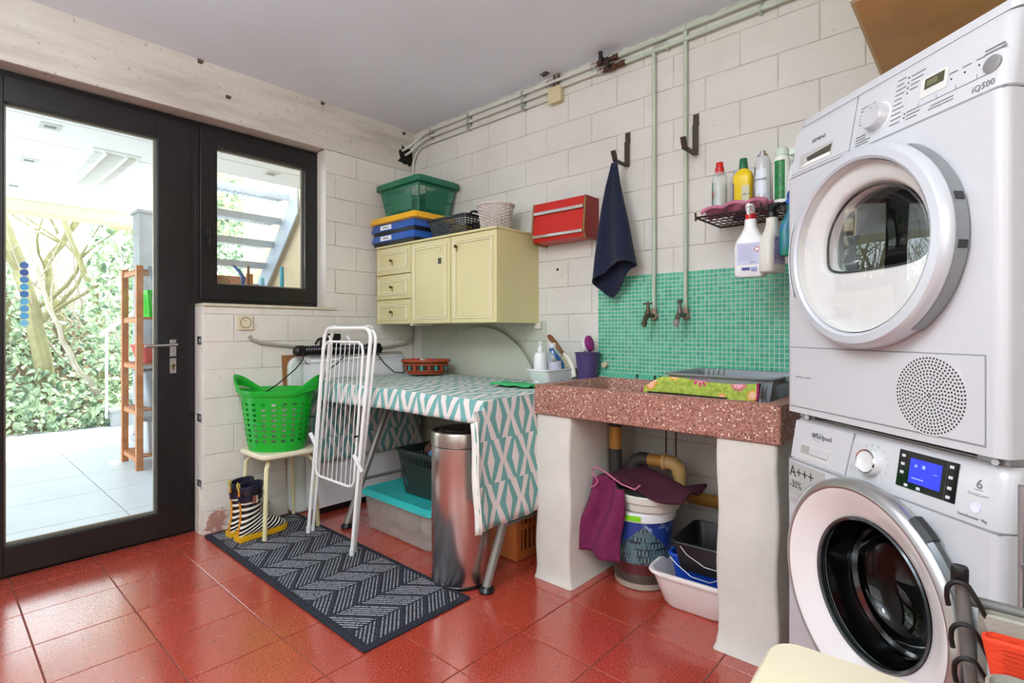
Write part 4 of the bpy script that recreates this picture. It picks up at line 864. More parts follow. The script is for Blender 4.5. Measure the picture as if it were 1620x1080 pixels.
# white wicker pot
t = thing('wicker_pot', 'round white wicker pot at the right end of the cabinet top', 'pot', (1.03, -.20, 1.666))
WK = M('white_wicker', '#ddd2cb', .6, var=.15, vs=80)
N_ = 24
for j in range(17):
    k = j/16; r0 = lerp(.078, .100, k); z = 1.672+.142*k; pts = []
    for i in range(N_*4):
        a = 2*PI*i/(N_*4); pts.append((1.03+(r0+.0055*math.cos(a*N_/2+PI*(j % 2)))*math.cos(a), -.20+(r0+.0055*math.cos(a*N_/2+PI*(j % 2)))*math.sin(a), z))
    ob('strand', MB().tube(pts, .0036, 5, False, True), WK, t)
for i in range(N_): a = 2*PI*i/N_; ob('stake', MB().cyl((1.03+.078*math.cos(a), -.20+.078*math.sin(a), 1.668), (1.03+.1*math.cos(a), -.20+.1*math.sin(a), 1.818), .003, n=5), WK, t)
ob('pot_floor', MB().lathe([(0,1.667),(.078,1.667),(.078,1.672),(0,1.672)], (1.03,-.20,0), 24), WK, t)
ob('rim', MB().tube([(1.03+(.105)*math.cos(2*PI*i/48), -.20+.105*math.sin(2*PI*i/48), 1.82+.001*(i % 2)) for i in range(48)], .008, 8, False, True), WK, t)
# ---------------------------------------------------------------- red towel dispenser
RD = M('red_laminate', '#c2221a', .38); ED = M('edge_tan', '#8a6a3a', .5); BARM = M('bar_alu', '#cfcdc9', .3, .9)
t = thing('roll_dispenser', 'red wall-mounted roll dispenser with two metal bars', 'dispenser', (1.42, -.07, 1.58))
rx0, rx1 = 1.245, 1.601
pf = [(-.001, 1.592), (-.001, 1.80), (-.118, 1.80), (-.132, 1.62), (-.118, 1.592)]
for x in (rx0, rx1-.012): ob('side_board', MB().prism([(x, y, z) for y, z in [(-.001,1.588),(-.001,1.805),(-.122,1.805),(-.140,1.62),(-.124,1.588)]], (.012, 0, 0)), M('red_side', '#8f1d17', .4), t, smooth=0)
for x in (rx0, rx1-.012): ob('edge_band', MB().tube([(x+.006, -.122, 1.805), (x+.006, -.141, 1.62), (x+.006, -.124, 1.587), (x+.006, -.002, 1.587)], .0064, 4), ED, t, smooth=0)
ob('front_panel', MB().prism([(rx0+.012, y, z) for y, z in [(-.112,1.805),(-.120,1.805),(-.125,1.758),(-.117,1.758)]], (rx1-rx0-.024, 0, 0)).prism([(rx0+.012, y, z) for y, z in [(-.113,1.738),(-.123,1.738),(-.137,1.625),(-.122,1.592),(-.03,1.588),(-.03,1.596),(-.118,1.60),(-.128,1.63)]], (rx1-rx0-.024, 0, 0)), RD, t, smooth=0)
ob('inner_box', MB().box(rx0+.012, rx1-.012, -.105, -.001, 1.60, 1.805), M('red_dark', '#4a0f10', .6), t, smooth=0)
ob('bar', MB().box(rx0+.014, rx1-.014, -.136, -.122, 1.740, 1.757), BARM, t, bevel=.002)
ob('bar', MB().box(rx0+.014, rx1-.014, -.147, -.134, 1.612, 1.627), BARM, t, bevel=.002)
# ---------------------------------------------------------------- pipes along the ceiling
PIP = M('pipe_paint', '#d6d6ca', .5, var=.1, vs=12); PIG = M('pipe_green_paint', '#c3d0bb', .5, var=.15, vs=10)
def corner(z, zh, yh, r=.03): return [(.006, yh, zh), (.05, yh+.005, zh+.01), (.10, -.045, lerp(zh, z, .6)), (.17, -r, z-.006), (.26, -r, z)]
ob('ceiling_pipe', MB().tube(corner(2.508, 2.40, -.10)+[(1.62, -.03, 2.508)], .0085, 10), PIP, None, 'upper white pipe under the ceiling, from the corner hole to the valves', 'pipe')
ob('ceiling_pipe', MB().tube(corner(2.465, 2.375, -.075)+[(1.66, -.03, 2.465)], .0085, 10), PIP, None, 'second white pipe under the ceiling, just below the topmost one', 'pipe')
ob('cable_conduit', MB().tube([(.022,-.02,1.66),(.022,-.02,2.26),(.028,-.02,2.33),(.06,-.02,2.385),(.12,-.018,2.42),(.22,-.015,2.428),(1.29,-.015,2.425)], .008, 10), PIP, None, 'lowest white conduit running from the corner to the beige junction box', 'pipe')
ob('ceiling_pipe', MB().tube([(1.70,-.03,2.508),(2.06,-.03,2.512),(2.9,-.03,2.515)], .0095, 10), PIG, None, 'upper pale green pipe under the ceiling, right of the valves', 'pipe')
ob('ceiling_pipe', MB().tube([(1.74,-.03,2.462),(2.0,-.03,2.462),(2.9,-.03,2.47)], .0095, 10), PIG, None, 'lower pale green pipe under the ceiling, feeding the tap pipes', 'pipe')
VB = M('valve_bronze', '#6b4638', .5, .6, var=.3, vs=60); VH = M('valve_dark', '#3a3534', .5, .5)
for i, (x, z) in enumerate(((1.66, 2.508), (1.70, 2.463))):
    t = thing('stop_valve', ['corroded bronze stop valve on the upper pipe', 'corroded bronze stop valve on the lower pipe'][i], 'valve', (x, -.03, z), group='stop valves')
    ob('valve_body', MB().lathe([(.009,-.05),(.016,-.048),(.016,-.03),(.011,-.028),(.018,-.01),(.018,.012),(.012,.02),(.012,.045),(.015,.048),(.015,.075),(.009,.078)], (x, -.03, z), 10, 'x'), VB, t)
    ob('valve_handle', MB().cyl((x, -.045, z+.0), (x, -.075, z+(.012 if i == 0 else -.012)), .006, n=8).box(x-.008, x+.008, -.085, -.07, z-.03, z+.03), VH, t)
    ob('coupling', MB().lathe([(.009,-.09),(.014,-.088),(.014,-.06),(.009,-.058)], (x, -.03, z), 6, 'x'), CHROME, t)
for x, zz in ((.62, (2.508, 2.465, 2.428)), (1.09, (2.508, 2.465, 2.425)), (2.0, (2.462,)), (2.09, (2.512,)), (2.42, (2.513, 2.466)), (.24, (2.50, 2.465))):
    mb = MB()
    for z in zz: mb.box(x-.006, x+.006, -.042, -.001, z-.013, z+.013)
    mb.box(x-.004, x+.004, -.006, -.001, min(zz)-.013, max(zz)+.013); ob('pipe_clip', mb, STEEL if x < 1.5 else PIG, None, {.62: 'metal pipe clip holding three pipes near the corner', 1.09: 'metal pipe clip holding three pipes left of the junction box', 2.0: 'pale clip at the top of the left tap pipe', 2.09: 'pale clip above the right tap pipe', 2.42: 'pale clip at the right end of the green pipes', .24: 'metal pipe clip closest to the room corner'}[x], 'clip', 'pipe clips', bevel=.001)
ob('ceiling_cobweb_dirt', MB().tube([(1.28+.03*math.sin(i*2.1), -.06-.02*math.cos(i*1.7), 2.553) for i in range(9)], .004, 5), M('dirt', '#4d443c', .95), None, 'dark broken plaster edge where ceiling meets wall above the box', 'dirt', kind='stuff')
t = thing('junction_box', 'beige square junction box below the ceiling pipes', 'box', (1.34, -.02, 2.37))
ob('box_body', MB().box(1.29, 1.375, -.038, -.001, 2.385, 2.47), M('junction_beige', '#cfc29a', .5), t, bevel=.006)
ob('cover', MB().box(1.287, 1.378, -.044, -.036, 2.382, 2.473), M('junction_beige'), t, bevel=.004)
for dx in (.02, .05): ob('cable_entry', MB().cyl((1.29+dx, -.012, 2.47), (1.29+dx, -.012, 2.553), .006, n=8), M('entry_brown', '#5a4a3c', .7), t)
# tap pipes, taps
for i, (x, nm) in enumerate(((1.929, 'left'), (2.089, 'right'))):
    ob('tap_pipe', MB().tube([(x, -.022, 1.205), (x, -.022, 2.44 if i == 0 else 2.49), (x, -.028, 2.46 if i == 0 else 2.508)], .0095, 12), PIG, None, f'{nm} pale green water pipe running down to the {nm} tap', 'pipe')
    t = thing('water_tap', ['old verdigris brass tap on the left pipe', 'old tap with a pale grey spout on the right pipe'][i], 'tap', (x, -.02, 1.17), group='wall taps')
    TB = M('tap_bronze', '#5d5541', .5, .6, var=.35, vs=60); TG = M('tap_grey', '#9a918c', .5, .3); TX = TB if i == 0 else M('tap_dark', '#6a665c', .45, .5)
    ob('elbow', MB().tube([(x, -.022, 1.21), (x, -.022, 1.185), (x, -.028, 1.175)], .015, 12).cyl((x, -.002, 1.168), (x, -.03, 1.172), .02, .016, 12), M('pipe_rust', '#b59b88', .7, var=.3, vs=40), t)
    ob('tap_body', MB().tube([(x, -.028, 1.175), (x, -.06, 1.175), (x, -.085, 1.175), (x, -.105, 1.165), (x, -.117, 1.145)], [.011,.011,.014,.0125,.011], 12), TX, t)
    ob('spout', MB().lathe([(.0095,0),(.0095,.012),(.015,.014),(.015,.022),(.010,.026),(.0095,.034)], (x, -.120, 1.118), 12), TX if i == 0 else TG, t)
    ob('stem', MB().lathe([(.013,-.01),(.016,.0),(.014,.016),(.010,.024),(.008,.04),(.006,.058)], (x, -.083, 1.175), 12), TX, t)
    if i == 0: ob('tap_handle', MB().cyl((x-.022, -.083, 1.232), (x+.022, -.083, 1.232), .0045, n=8).cyl((x, -.083, 1.22), (x, -.083, 1.24), .007, n=8), TX, t)
    else: ob('tap_handle', MB().lathe([(.006,0),(.013,.004),(.014,.012),(.008,.018),(0,.019)], (x, -.083, 1.228), 10), TX, t)
# hooks and towel
HK = M('hook_metal', '#4a4038', .45, .6)
for x, z0, z1, zt in ((1.775, 1.945, 2.113, 1.985), (2.132, 1.925, 2.109, 1.965)):
    lf = x < 2
    ob('wall_hook', MB().box(x-.014, x+.014, -.006, -.001, z1-.055, z1).box(x-.013, x+.013, -.016, -.008, z0, z1-.05).box(x-.013, x+.013, -.010, -.004, z1-.06, z1-.045).box(x-.012, x+.012, -.128, -.008, z0-.008, z0).prism([(x-.013, -.128, z0-.008), (x-.013, -.120, z0-.008), (x-.013, -.142, zt), (x-.013, -.150, zt)], (.026, 0, 0)), HK, None, 'brown metal wall hook holding the navy towel' if lf else 'empty brown metal wall hook right of the towel', 'hook', smooth=0, bevel=.001)
def towel():
    Lf = [(1.757,1.93),(1.725,1.82),(1.700,1.70),(1.682,1.58),(1.668,1.46),(1.660,1.36),(1.66,1.335)]
    Rt = [(1.783,1.93),(1.800,1.82),(1.822,1.72),(1.845,1.62),(1.864,1.52),(1.880,1.44),(1.884,1.418)]
    n = 36; NV = 30
    def fn(u, v):
        l = poly(Lf, v); r = poly(Rt, v); a = 2*PI*u
        k = .5-.5*math.cos(a)   # closed tube: 0 = left edge, .5 = right edge
        s_ = math.sin(a); x = lerp(l[0], r[0], k); z = lerp(l[1], r[1], k)
        dep = lerp(.012, .055, v**1.2)
        y = -.125-dep*s_*(1+.35*math.cos(a*2)) - .018*v*math.sin(k*9+1)
        if s_ > 0: z += .045*v**3*s_*(1 if k > .4 else .6)
        else: z -= -.095*v**3*s_*(1-abs(k-.32)*1.6)*(-1) if False else 0
        if s_ < 0: z += .105*v**4*s_*max(0, 1-abs(k-.30)*1.9)
        return (x, y, z)
    o = ob('hand_towel', MB().grid(fn, n, NV), M('navy_towel', '#131c36', .95, sheen=.1, var=.2, vs=20, bump=.5, bs=300), None, 'dark navy towel hanging from the left wall hook', 'towel', smooth=80, solid=.004)
    ob('towel_loop', MB().tube([(1.775,-.135,1.945),(1.772,-.128,1.93),(1.775,-.12,1.90)], .003, 6), M('loop_navy', '#1d2740', .9), o)
towel()
ob('wall_hook', MB().cyl((1.655, -.001, 1.43), (1.655, -.018, 1.43), .005, n=8), BLACK, None, 'tiny black peg in the wall left of the navy towel', 'peg')
ob('wall_plug', MB().cyl((1.327, .001, 1.45), (1.327, -.004, 1.45), .008, n=8), BLACK, None, 'black wall plug hole right of the cabinet', 'plug')
# ---------------------------------------------------------------- mosaic splashback
GRT = M('mosaic_grout', '#bfd9bd', .8)
t = thing('mosaic_splashback', 'turquoise glass mosaic splashback above the sink', 'splashback', (2.2, -.005, .86))
ob('grout_bed', MB().box(1.60, 2.93, -.006, -.001, .865, 1.381), GRT, t, smooth=0)
def mos():
    m, tt, b = nt('mosaic_glass'); g = G(tt); X, Y, Z = g.sep(g.pos())
    w = g.n('ShaderNodeTexWhiteNoise', noise_dimensions='2D'); g.l(g.comb(g.math('FLOOR', g.math('DIVIDE', g.math('SUBTRACT', X, 1.60), .0198)), g.math('FLOOR', g.math('DIVIDE', g.math('SUBTRACT', Z, .865), .0198))), w.inputs['Vector'])
    g.l(g.ramp(w.outputs['Value'], [(0, lin('#3fa58c')), (.5, lin('#4db395')), (1, lin('#5fbda0'))]), b.inputs['Base Color']); b.inputs['Roughness'].default_value = .22
    return m
MOS = mos(); mb = MB(); P_ = .0198
for i in range(67):
    for j in range(26):
        x = 1.60+i*P_+.0017; z = .867+j*P_+.0017; w = P_-.0034
        mb.add([(x,-.006,z),(x+w,-.006,z),(x+w,-.006,z+w),(x,-.006,z+w),(x+.0008,-.0088,z+.0008),(x+w-.0008,-.0088,z+.0008),(x+w-.0008,-.0088,z+w-.0008),(x+.0008,-.0088,z+w-.0008)], [(4,5,6,7),(0,1,5,4),(1,2,6,5),(2,3,7,6),(3,0,4,7)])
ob('mosaic_tile', mb, MOS, t, kind='stuff', smooth=0, fix=False)
mb = MB()
for i in range(53):      # narrow sloped ledge of the same mosaic
    x = 1.62+i*P_; mb.add([(x+.001,-.010,.884),(x+P_-.001,-.010,.884),(x+P_-.001,-.034,.866),(x+.001,-.034,.866)], [(0,1,2,3)])
    if 2 < i < 50: mb.add([(x+.001,-.034,.866),(x+P_-.001,-.034,.866),(x+P_-.001,-.036,.861),(x+.001,-.036,.861)], [(0,1,2,3)])
ob('ledge_tile', mb, M('ledge_mint', '#5bbd9e', .3), t, kind='stuff', smooth=0, fix=False)
ob('ledge_bed', MB().prism([(1.62, -.001, .861), (1.62, -.0335, .861), (1.62, -.0325, .8645), (1.62, -.009, .8825), (1.62, -.001, .8825)], (1.04, 0, 0)), GRT, t, smooth=0)
for x in (1.84, 1.935, 1.965): ob('chipped_tile', MB().box(x, x+.007, -.036, -.026, .862, .884), M('chip_dark', '#3a4a38', .9), t, smooth=0)
# ---------------------------------------------------------------- sink and pillars
sx0, sx1, sy0, sz0, sz1 = 1.632, 2.652, -.583, .732, .862
def sink():
    def rct(x0, x1, y0, y1, z, r=.01, n=3): return rr(x1-x0, y1-y0, r, n, (x0+x1)/2, (y0+y1)/2, z)
    e = .004
    mb = MB().loft([rct(sx0+e, sx1-e, sy0+e, -.002, sz0), rct(sx0, sx1, sy0, -.001, sz0+e), rct(sx0, sx1, sy0, -.001, sz1-e), rct(sx0+e, sx1-e, sy0+e, -.002, sz1),
                    rct(sx0+.05, sx1-.05, sy0+.045, -.042, sz1, .03), rct(sx0+.055, sx1-.055, sy0+.05, -.047, sz1-.006, .03), rct(sx0+.07, sx1-.07, sy0+.065, -.06, sz0+.045, .03), rct(sx0+.10, sx1-.10, sy0+.095, -.09, sz0+.03, .03)], True, True, True)
    return ob('stone_sink', mb, SINKM, None, 'long shallow reddish terrazzo sink with speckled front', 'sink', smooth=40)
sink()
PLS = M('pillar_plaster', '#ddd8ce', .8, var=.14, vs=4, bump=.9, bs=11)
def pillar(x0, x1, lb):
    def ring(z, o): 
        p = rr(x1-x0+2*o, .572+o, .012, 2, (x0+x1)/2, -.286-o/2, z); k = math.sin(z*17+x0*5)*.003
        return [Vector((v.x+k, min(v.y+k*.6, -.001), z)) for v in p]
    zs = [.001, .02, .06, .12]+[.12+.06*i for i in range(1, 11)]+[.7305]
    ob('sink_pillar', MB().loft([ring(z, .010 if z < .01 else (.004 if z < .05 else 0)) for z in zs], True, True, True), PLS, None, lb, 'pillar', smooth=60)
pillar(1.634, 1.820, 'left plastered masonry pillar under the sink'); pillar(2.442, 2.640, 'right plastered masonry pillar under the sink, beside the washing machine')
# drain pipes
OCH = M('ochre_pipe', '#b8863a', .45, var=.15, vs=15); DKP = M('dark_pipe', '#3b3936', .4, var=.2, vs=15)
t = thing('drain_pipe', 'ochre and dark grey drain pipe with trap below the sink', 'pipe', (1.95, -.2, .3))
ob('tailpiece', MB().cyl((1.862, -.27, .735), (1.862, -.27, .67), .026).cyl((1.862, -.27, .672), (1.862, -.27, .662), .032), DKP, t, label='dark grey outlet')
ob('down_tube', MB().cyl((1.862, -.27, .665), (1.862, -.27, .555), .029), OCH, t, label='ochre tube')
ob('trap', MB().tube([(1.862,-.27,.56),(1.862,-.27,.46),(1.87,-.27,.425),(1.892,-.268,.408),(1.918,-.264,.408),(1.938,-.262,.425),(1.945,-.26,.46),(1.95,-.26,.495),(1.965,-.26,.52),(1.99,-.26,.53),(2.02,-.255,.53)], .03, 14), DKP, t, label='dark grey U-shaped trap')
ob('side_tube', MB().cyl((2.015,-.255,.53), (2.09,-.245,.53), .026), OCH, t, label='ochre tube')
ob('elbow', MB().cyl((2.085,-.247,.53), (2.10,-.245,.53), .036).tube([(2.095,-.245,.53),(2.13,-.24,.528),(2.15,-.235,.51),(2.155,-.23,.48)], .031, 14).cyl((2.155,-.23,.485), (2.155,-.22,.36), .026), M('tan_elbow', '#c6a468', .45), t, label='tan elbow')
ob('waste_pipe', MB().tube([(1.83,-.05,.335),(2.0,-.05,.335),(2.43,-.05,.342)], .028, 14), OCH, None, 'long ochre waste pipe low along the wall under the sink', 'pipe')
for x in (1.985, 2.035): ob('supply_cable', MB().cyl((x, -.008, .45), (x, -.008, .73), .003, n=6), M('cable_brown', '#5c4233', .7), None, 'thin brown pipe on the wall under the sink, '+('left one' if x < 2 else 'right one'), 'pipe')
# bucket, lid bowl, cloths, tubs
def bucket_mat():
    m, tt, b = nt('bucket_print'); g = G(tt); X, Y, Z = g.sep(g.pos())
    th = g.math('ARCTAN2', g.math('SUBTRACT', Y, -.28), g.math('SUBTRACT', X, 2.0)); u = g.math('MULTIPLY', th, .12)
    v = g.comb(g.math('MULTIPLY', u, 38), g.math('MULTIPLY', Z, 30)); 
    br = g.n('ShaderNodeTexBrick'); br.inputs['Scale'].default_value = 1.0; g.l(v, br.inputs['Vector']); br.inputs['Mortar Size'].default_value = .12
    br.inputs['Color1'].default_value = (*lin('#2c5f70'), 1); br.inputs['Color2'].default_value = (*lin('#7d8f8c'), 1); br.inputs['Mortar'].default_value = (*lin('#1b2430'), 1); br.inputs['Brick Width'].default_value = .55; br.inputs['Row Height'].default_value = .9
    build = g.mix(g.ramp(g.noise(g.comb(u, Z), 26, 2), [(.45, 0), (.55, 1)]), br.outputs[0], lin('#57727a'))
    sky = g.ramp(g.noise(g.comb(u, Z), 14, 4), [(.55, lin('#26418f')), (.68, lin('#c8d4ea'))])
    line = g.math('ADD', .24, g.math('MULTIPLY', g.math('SUBTRACT', g.math('ABSOLUTE', g.math('ADD', th, 1.0)), .35), -.12))
    c = g.mix(g.math('GREATER_THAN', Z, line), build, sky)
    c = g.mix(g.math('LESS_THAN', Z, .115), c, lin('#571c22')); c = g.mix(g.math('LESS_THAN', Z, .07), c, lin('#4a443e')); c = g.mix(g.math('LESS_THAN', Z, .03), c, lin('#a89f90'))
    g.l(c, b.inputs['Base Color']); b.inputs['Roughness'].default_value = .35; return m
t = thing('printed_bucket', 'round bucket printed with a street of old buildings, under the sink', 'bucket', (2.0, -.28, 0))
BC = (2.0, -.28, 0)
ob('bucket_body', MB().lathe([(.112,.001),(.117,.006),(.137,.295)], BC, 48, cap=True), bucket_mat(), t)
ob('bucket_collar', MB().lathe([(.138,.295),(.146,.298),(.147,.325),(.143,.335),(.138,.335)], BC, 48, cap=True), WHITEP, t, label='white collar')
ob('grip', MB().lathe([(.1475,.303),(.152,.305),(.152,.324),(.1475,.326)], BC, 24, a0=-2.05, a1=-1.10), M('lime_grip', '#7ed321', .4), t, label='lime green grip')
ob('white_bowl', MB().lathe([(.125,.337),(.135,.345),(.140,.375),(.150,.38),(.152,.405),(.148,.41),(.143,.40),(.135,.37)], (2.03, -.28, 0), 48, cap=True), M('bowl_white', '#d9d6cb', .4), None, 'white plastic bowl resting in the top of the printed bucket', 'bowl')
PUR = M('magenta_towel', '#7c2152', .95, var=.2, vs=25, bump=1, bs=180)
def drape(u, v):
    x = lerp(1.855, 2.005, u)-.055*v*(1-u)*1.0+.01*math.sin(v*6); z = lerp(.455, .15, v)-.015*u*v+.02*math.sin(u*5)*(1-v)
    y = -.447-.022*math.sin(u*9+v*2)-.04*v+.012*(1-v); return (x, y, z)
ob('magenta_towel', MB().grid(drape, 24, 24), PUR, None, 'magenta towel hanging over the left side of the bucket', 'towel', solid=.010, smooth=80)
ob('magenta_towel_fold', MB().tube([(1.86,-.47,.42),(1.885,-.475,.435),(1.90,-.475,.455),(1.885,-.475,.475),(1.865,-.47,.485),(1.86,-.46,.50),(1.885,-.455,.51),(1.93,-.45,.49),(1.99,-.44,.455),(2.05,-.43,.44),(2.07,-.42,.46)], [.0035]*11, 8), M('pink_hem', '#c0708f', .9), None, 'pink hem loop folded on top of the magenta towel', 'towel hem')
def cush(u, v):
    x = lerp(1.87, 2.27, u); y = lerp(-.44, -.20, v)+.03*math.sin(u*4); h = math.sin(u*PI)*math.sin(v*PI)
    return (x, y, .435+.055*h+.02*math.sin(u*6+1)+.01*math.sin(v*9+u*5))
ob('purple_cloth', MB().grid(cush, 28, 16), M('plum_cloth', '#431226', .95, bump=.4, bs=200), None, 'dark plum cloth heaped over the bucket and bowl under the sink', 'cloth', solid=.012, smooth=80)
ob('washing_up_bowl', tub(2.285, -.272, .335, .37, .001, .15, .80, .06, .004, .016, .06), M('tub_white', '#efe6e2', .4), None, 'large white washing-up tub on the floor under the sink', 'tub', smooth=50)
t = thing('blue_bucket', 'square blue bucket standing inside the white tub', 'bucket', (2.30, -.29, .02))
ob('bucket_body', tub(2.305, -.275, .245, .26, .05, .215, .82, .03, .003, .010, .06), M('blue_plastic', '#1a4cc0', .35), t)
ob('wire_handle', MB().tube([(2.20,-.418,.20),(2.23,-.422,.18),(2.29,-.424,.15),(2.36,-.422,.148),(2.42,-.415,.18)], .002, 6), STEEL, t)
t = thing('black_bucket', 'square black bucket with wire handle nested in the blue one', 'bucket', (2.32, -.31, .15))
ob('bucket_body', tub(2.325, -.305, .225, .28, .165, .285, .86, .03, .003, .011, .06), M('black_tub', '#191a1c', .4), t)
ob('wire_handle', MB().tube([(2.26,-.46,.272),(2.29,-.468,.25),(2.36,-.470,.222),(2.42,-.464,.22),(2.44,-.45,.25)], .002, 6), STEEL, t)
# ---------------------------------------------------------------- on the sink
DR = M('rack_grey', '#8f959b', .4)
t = thing('dish_rack', 'grey plastic dish rack standing in the sink', 'dish rack', (2.36, -.22, .80))
rs = [[(0,1,0,.12),(0,1,.82,1),(0,.04,.12,.82),(.96,1,.12,.82)]+slots(20,.12,.82,.04,.96,.45)]
ob('basket', crate(MB(), 2.375, -.215, .80, .34, .28, .40, .34, .125, rs, .003), DR, t, smooth=0)
ob('rim', MB().loft([rr(.40,.34,.03,4,2.375,-.215,.918), rr(.43,.37,.05,5,2.375,-.215,.925), rr(.435,.375,.05,5,2.375,-.215,.932), rr(.40,.34,.03,4,2.375,-.215,.928), rr(.395,.335,.03,4,2.375,-.215,.918)][:1]+[rr(.43,.37,.03,4,2.375,-.215,.925), rr(.435,.375,.03,4,2.375,-.215,.932), rr(.40,.34,.03,4,2.375,-.215,.930), rr(.395,.335,.03,4,2.375,-.215,.918)], True), DR, t)
ob('lug', MB().loft([rr(.04,.20,.015,3,2.605,-.20,.915), rr(.055,.24,.02,3,2.615,-.20,.935), rr(.03,.22,.015,3,2.61,-.20,.938)], True, True, True), M('rack_pale', '#a4b5ad', .35), t, label='pale rounded end lug')
for k in range(5): ob('plate_wire', MB().tube([(2.20+.022*k,-.10,.86),(2.215+.022*k,-.12,.925),(2.24+.022*k,-.17,.945),(2.26+.022*k,-.22,.92),(2.27+.022*k,-.26,.86)], .0022, 6), CHROME, t)
t2 = ob('price_tag', MB().box(2.42, 2.47, -.392, -.388, .855, .885), M('tag_grey', '#8a857c', .6), t, smooth=0)
def flower_mat():
    m, tt, b = nt('flower_towel'); g = G(tt); X, Y, Z = g.sep(g.n('ShaderNodeAttribute', attribute_name='cuv').outputs['Vector'])
    c = g.ramp(g.noise(g.pos(), 70, 3), [(.35, lin('#93a63c')), (.6, lin('#b5c455'))])
    fl = [(.055,.06,.034,'#f0913e'),(.155,.075,.030,'#f5a94a'),(.265,.085,.048,'#d8357e'),(.425,.07,.036,'#e0558f'),(.11,.17,.03,'#e0558f'),(.33,.18,.03,'#f0913e'),(.478,.02,.024,'#f5a94a'),(.36,.01,.02,'#f0913e'),(.20,.16,.03,'#f5a94a')]
    for (fx, fy, r, cc) in fl:
        dx = g.math('SUBTRACT', X, fx); dy = g.math('SUBTRACT', Y, fy)
        d = g.math('SQRT', g.math('ADD', g.math('MULTIPLY', dx, dx), g.math('MULTIPLY', dy, dy))); an = g.math('ARCTAN2', dy, dx)
        pet = g.math('ADD', r*.78, g.math('MULTIPLY', g.math('COSINE', g.math('MULTIPLY', an, 12)), r*.2))
        c = g.mix(g.math('LESS_THAN', d, pet), c, lin(cc)); c = g.mix(g.math('MULTIPLY', g.math('LESS_THAN', d, r*.62), g.math('GREATER_THAN', g.math('SINE', g.math('MULTIPLY', an, 14)), .2)), c, lin('#f6d9cf')); c = g.mix(g.math('LESS_THAN', d, r*.2), c, lin('#f3c8a8'))
    c = g.mix(g.math('LESS_THAN', X, .010), c, lin('#b02a6a')); c = g.mix(g.math('GREATER_THAN', X, .492), c, lin('#b02a6a'))
    g.l(c, b.inputs['Base Color']); b.inputs['Roughness'].default_value = .95; g.bump(b, g.noise(g.pos(), 260, 2), .6, .003); return m
def ftow():
    mb = MB(); NU, NV = 60, 24; uv = []
    def fn(u, v):
        X = lerp(2.075, 2.535, u)+.004*math.sin(v*7); s_ = v*.17
        if s_ < .06: y = -.425; z = .842+s_+(.012*(u)); 
        else: y = -.425+(s_-.06)*.9; z = .842+.06+.012*u-.004*math.sin((s_-.06)*18)
        y -= .006*math.sin(u*9)*(1 if s_ < .06 else .3); z += .010*math.sin(u*5.5+.4)-(.012 if u < .18 and s_ >= .0 else 0)*math.cos(u/.18*PI/2)
        if u < .2: z -= .028*(1-u/.2)
        uv.append((u*.5, v*.17)); return (X, y, z)
    mb.grid(fn, NU, NV); o = ob('flower_towel', mb, flower_mat(), None, 'lime green towel with pink and orange flowers over the dish rack', 'towel', solid=.006, smooth=70)
    at = o.data.attributes.new('cuv', 'FLOAT_VECTOR', 'POINT'); at.data.foreach_set('vector', [c for a, b_ in uv for c in (a, b_, 0)])
ftow()
# black slotted tray below the towel
ob('cutlery_tray', crate(MB(), 2.27, -.40, .795, .30, .06, .32, .075, .06, rs, .003), M('tray_black', '#1d1e21', .4), None, 'black slotted tray just under the flowered towel in the sink', 'tray', smooth=0)
# white trough with bottles and brushes
ob('white_trough', tub(1.445, -.18, .135, .31, .823, .905, .86, .02, .003, .008), WHITEP, None, 'white plastic trough holding bottles, on the table end by the sink', 'trough', smooth=50)
def bottle(name, prof, c, m, n=24, **k): return MB().lathe(prof, c, n, **k)
t = thing('pump_bottle', 'white pump soap bottle standing in the white trough', 'bottle', (1.430, -.285, .83))
c_ = (1.430, -.285, .83)
ob('bottle_body', MB().lathe([(.030,.0),(.034,.004),(.035,.13),(.033,.145),(.026,.158),(.014,.163),(.014,.17)], c_, 28, cap=True), WHITEP, t)
ob('pump', MB().lathe([(.013,.168),(.015,.17),(.015,.188),(.007,.192),(.006,.205),(.009,.207),(.009,.217),(0,.219)], c_, 16).cyl((1.430,-.285,1.043), (1.462,-.315,1.04), .0045, n=8).cyl((1.430,-.285,1.043), (1.415,-.272,1.043), .006, n=8), WHITEP, t)
lb_ = ob('label', MB().lathe([(.0352,.02),(.0354,.02),(.0354,.075),(.0352,.075)], c_, 12, a0=-1.6, a1=-.35), M('label_pale_blue', '#cfd6ea', .5), t, label='pale blue printed label')
t = thing('clear_bottle', 'clear bottle with white cap and pale label leaning in the trough', 'bottle', (1.475, -.20, .83))
T = Matrix.Translation((1.47, -.20, .83)) @ Matrix.Rotation(.18, 4, 'X')
ob('bottle_body', MB().lathe([(.03,0),(.036,.005),(.038,.13),(.032,.165),(.018,.185),(.014,.19)], (0,0,0), 24, cap=True, T=T), glass_mat('clear_plastic', (.82,.9,.93), 1.35, .05, extra=.08), t)
ob('cap', MB().lathe([(.016,.188),(.017,.19),(.017,.208),(.015,.21),(0,.21)], (0,0,0), 16, T=T), WHITEP, t)
ob('label', MB().lathe([(.0385,.05),(.0388,.05),(.0388,.12),(.0385,.12)], (0,0,0), 14, a0=-2.2, a1=.2, T=T), M('label_mix', '#b9c6dd', .5, c2='#e6cfd6', vs=60), t)
ob('dish_brush', MB().tube([(1.50,-.17,.86),(1.500,-.19,.93),(1.492,-.21,.955),(1.478,-.235,.985),(1.470,-.25,1.01)], [.008,.008,.010,.012,.011], 10), M('blue_handle', '#2a6bb0', .35), None, 'dish brush with bent blue handle in the white trough', 'brush')
t = thing('scrub_brush', 'long brown wooden brush with pale bristles sticking out of the trough', 'brush', (1.5, -.1, .84))
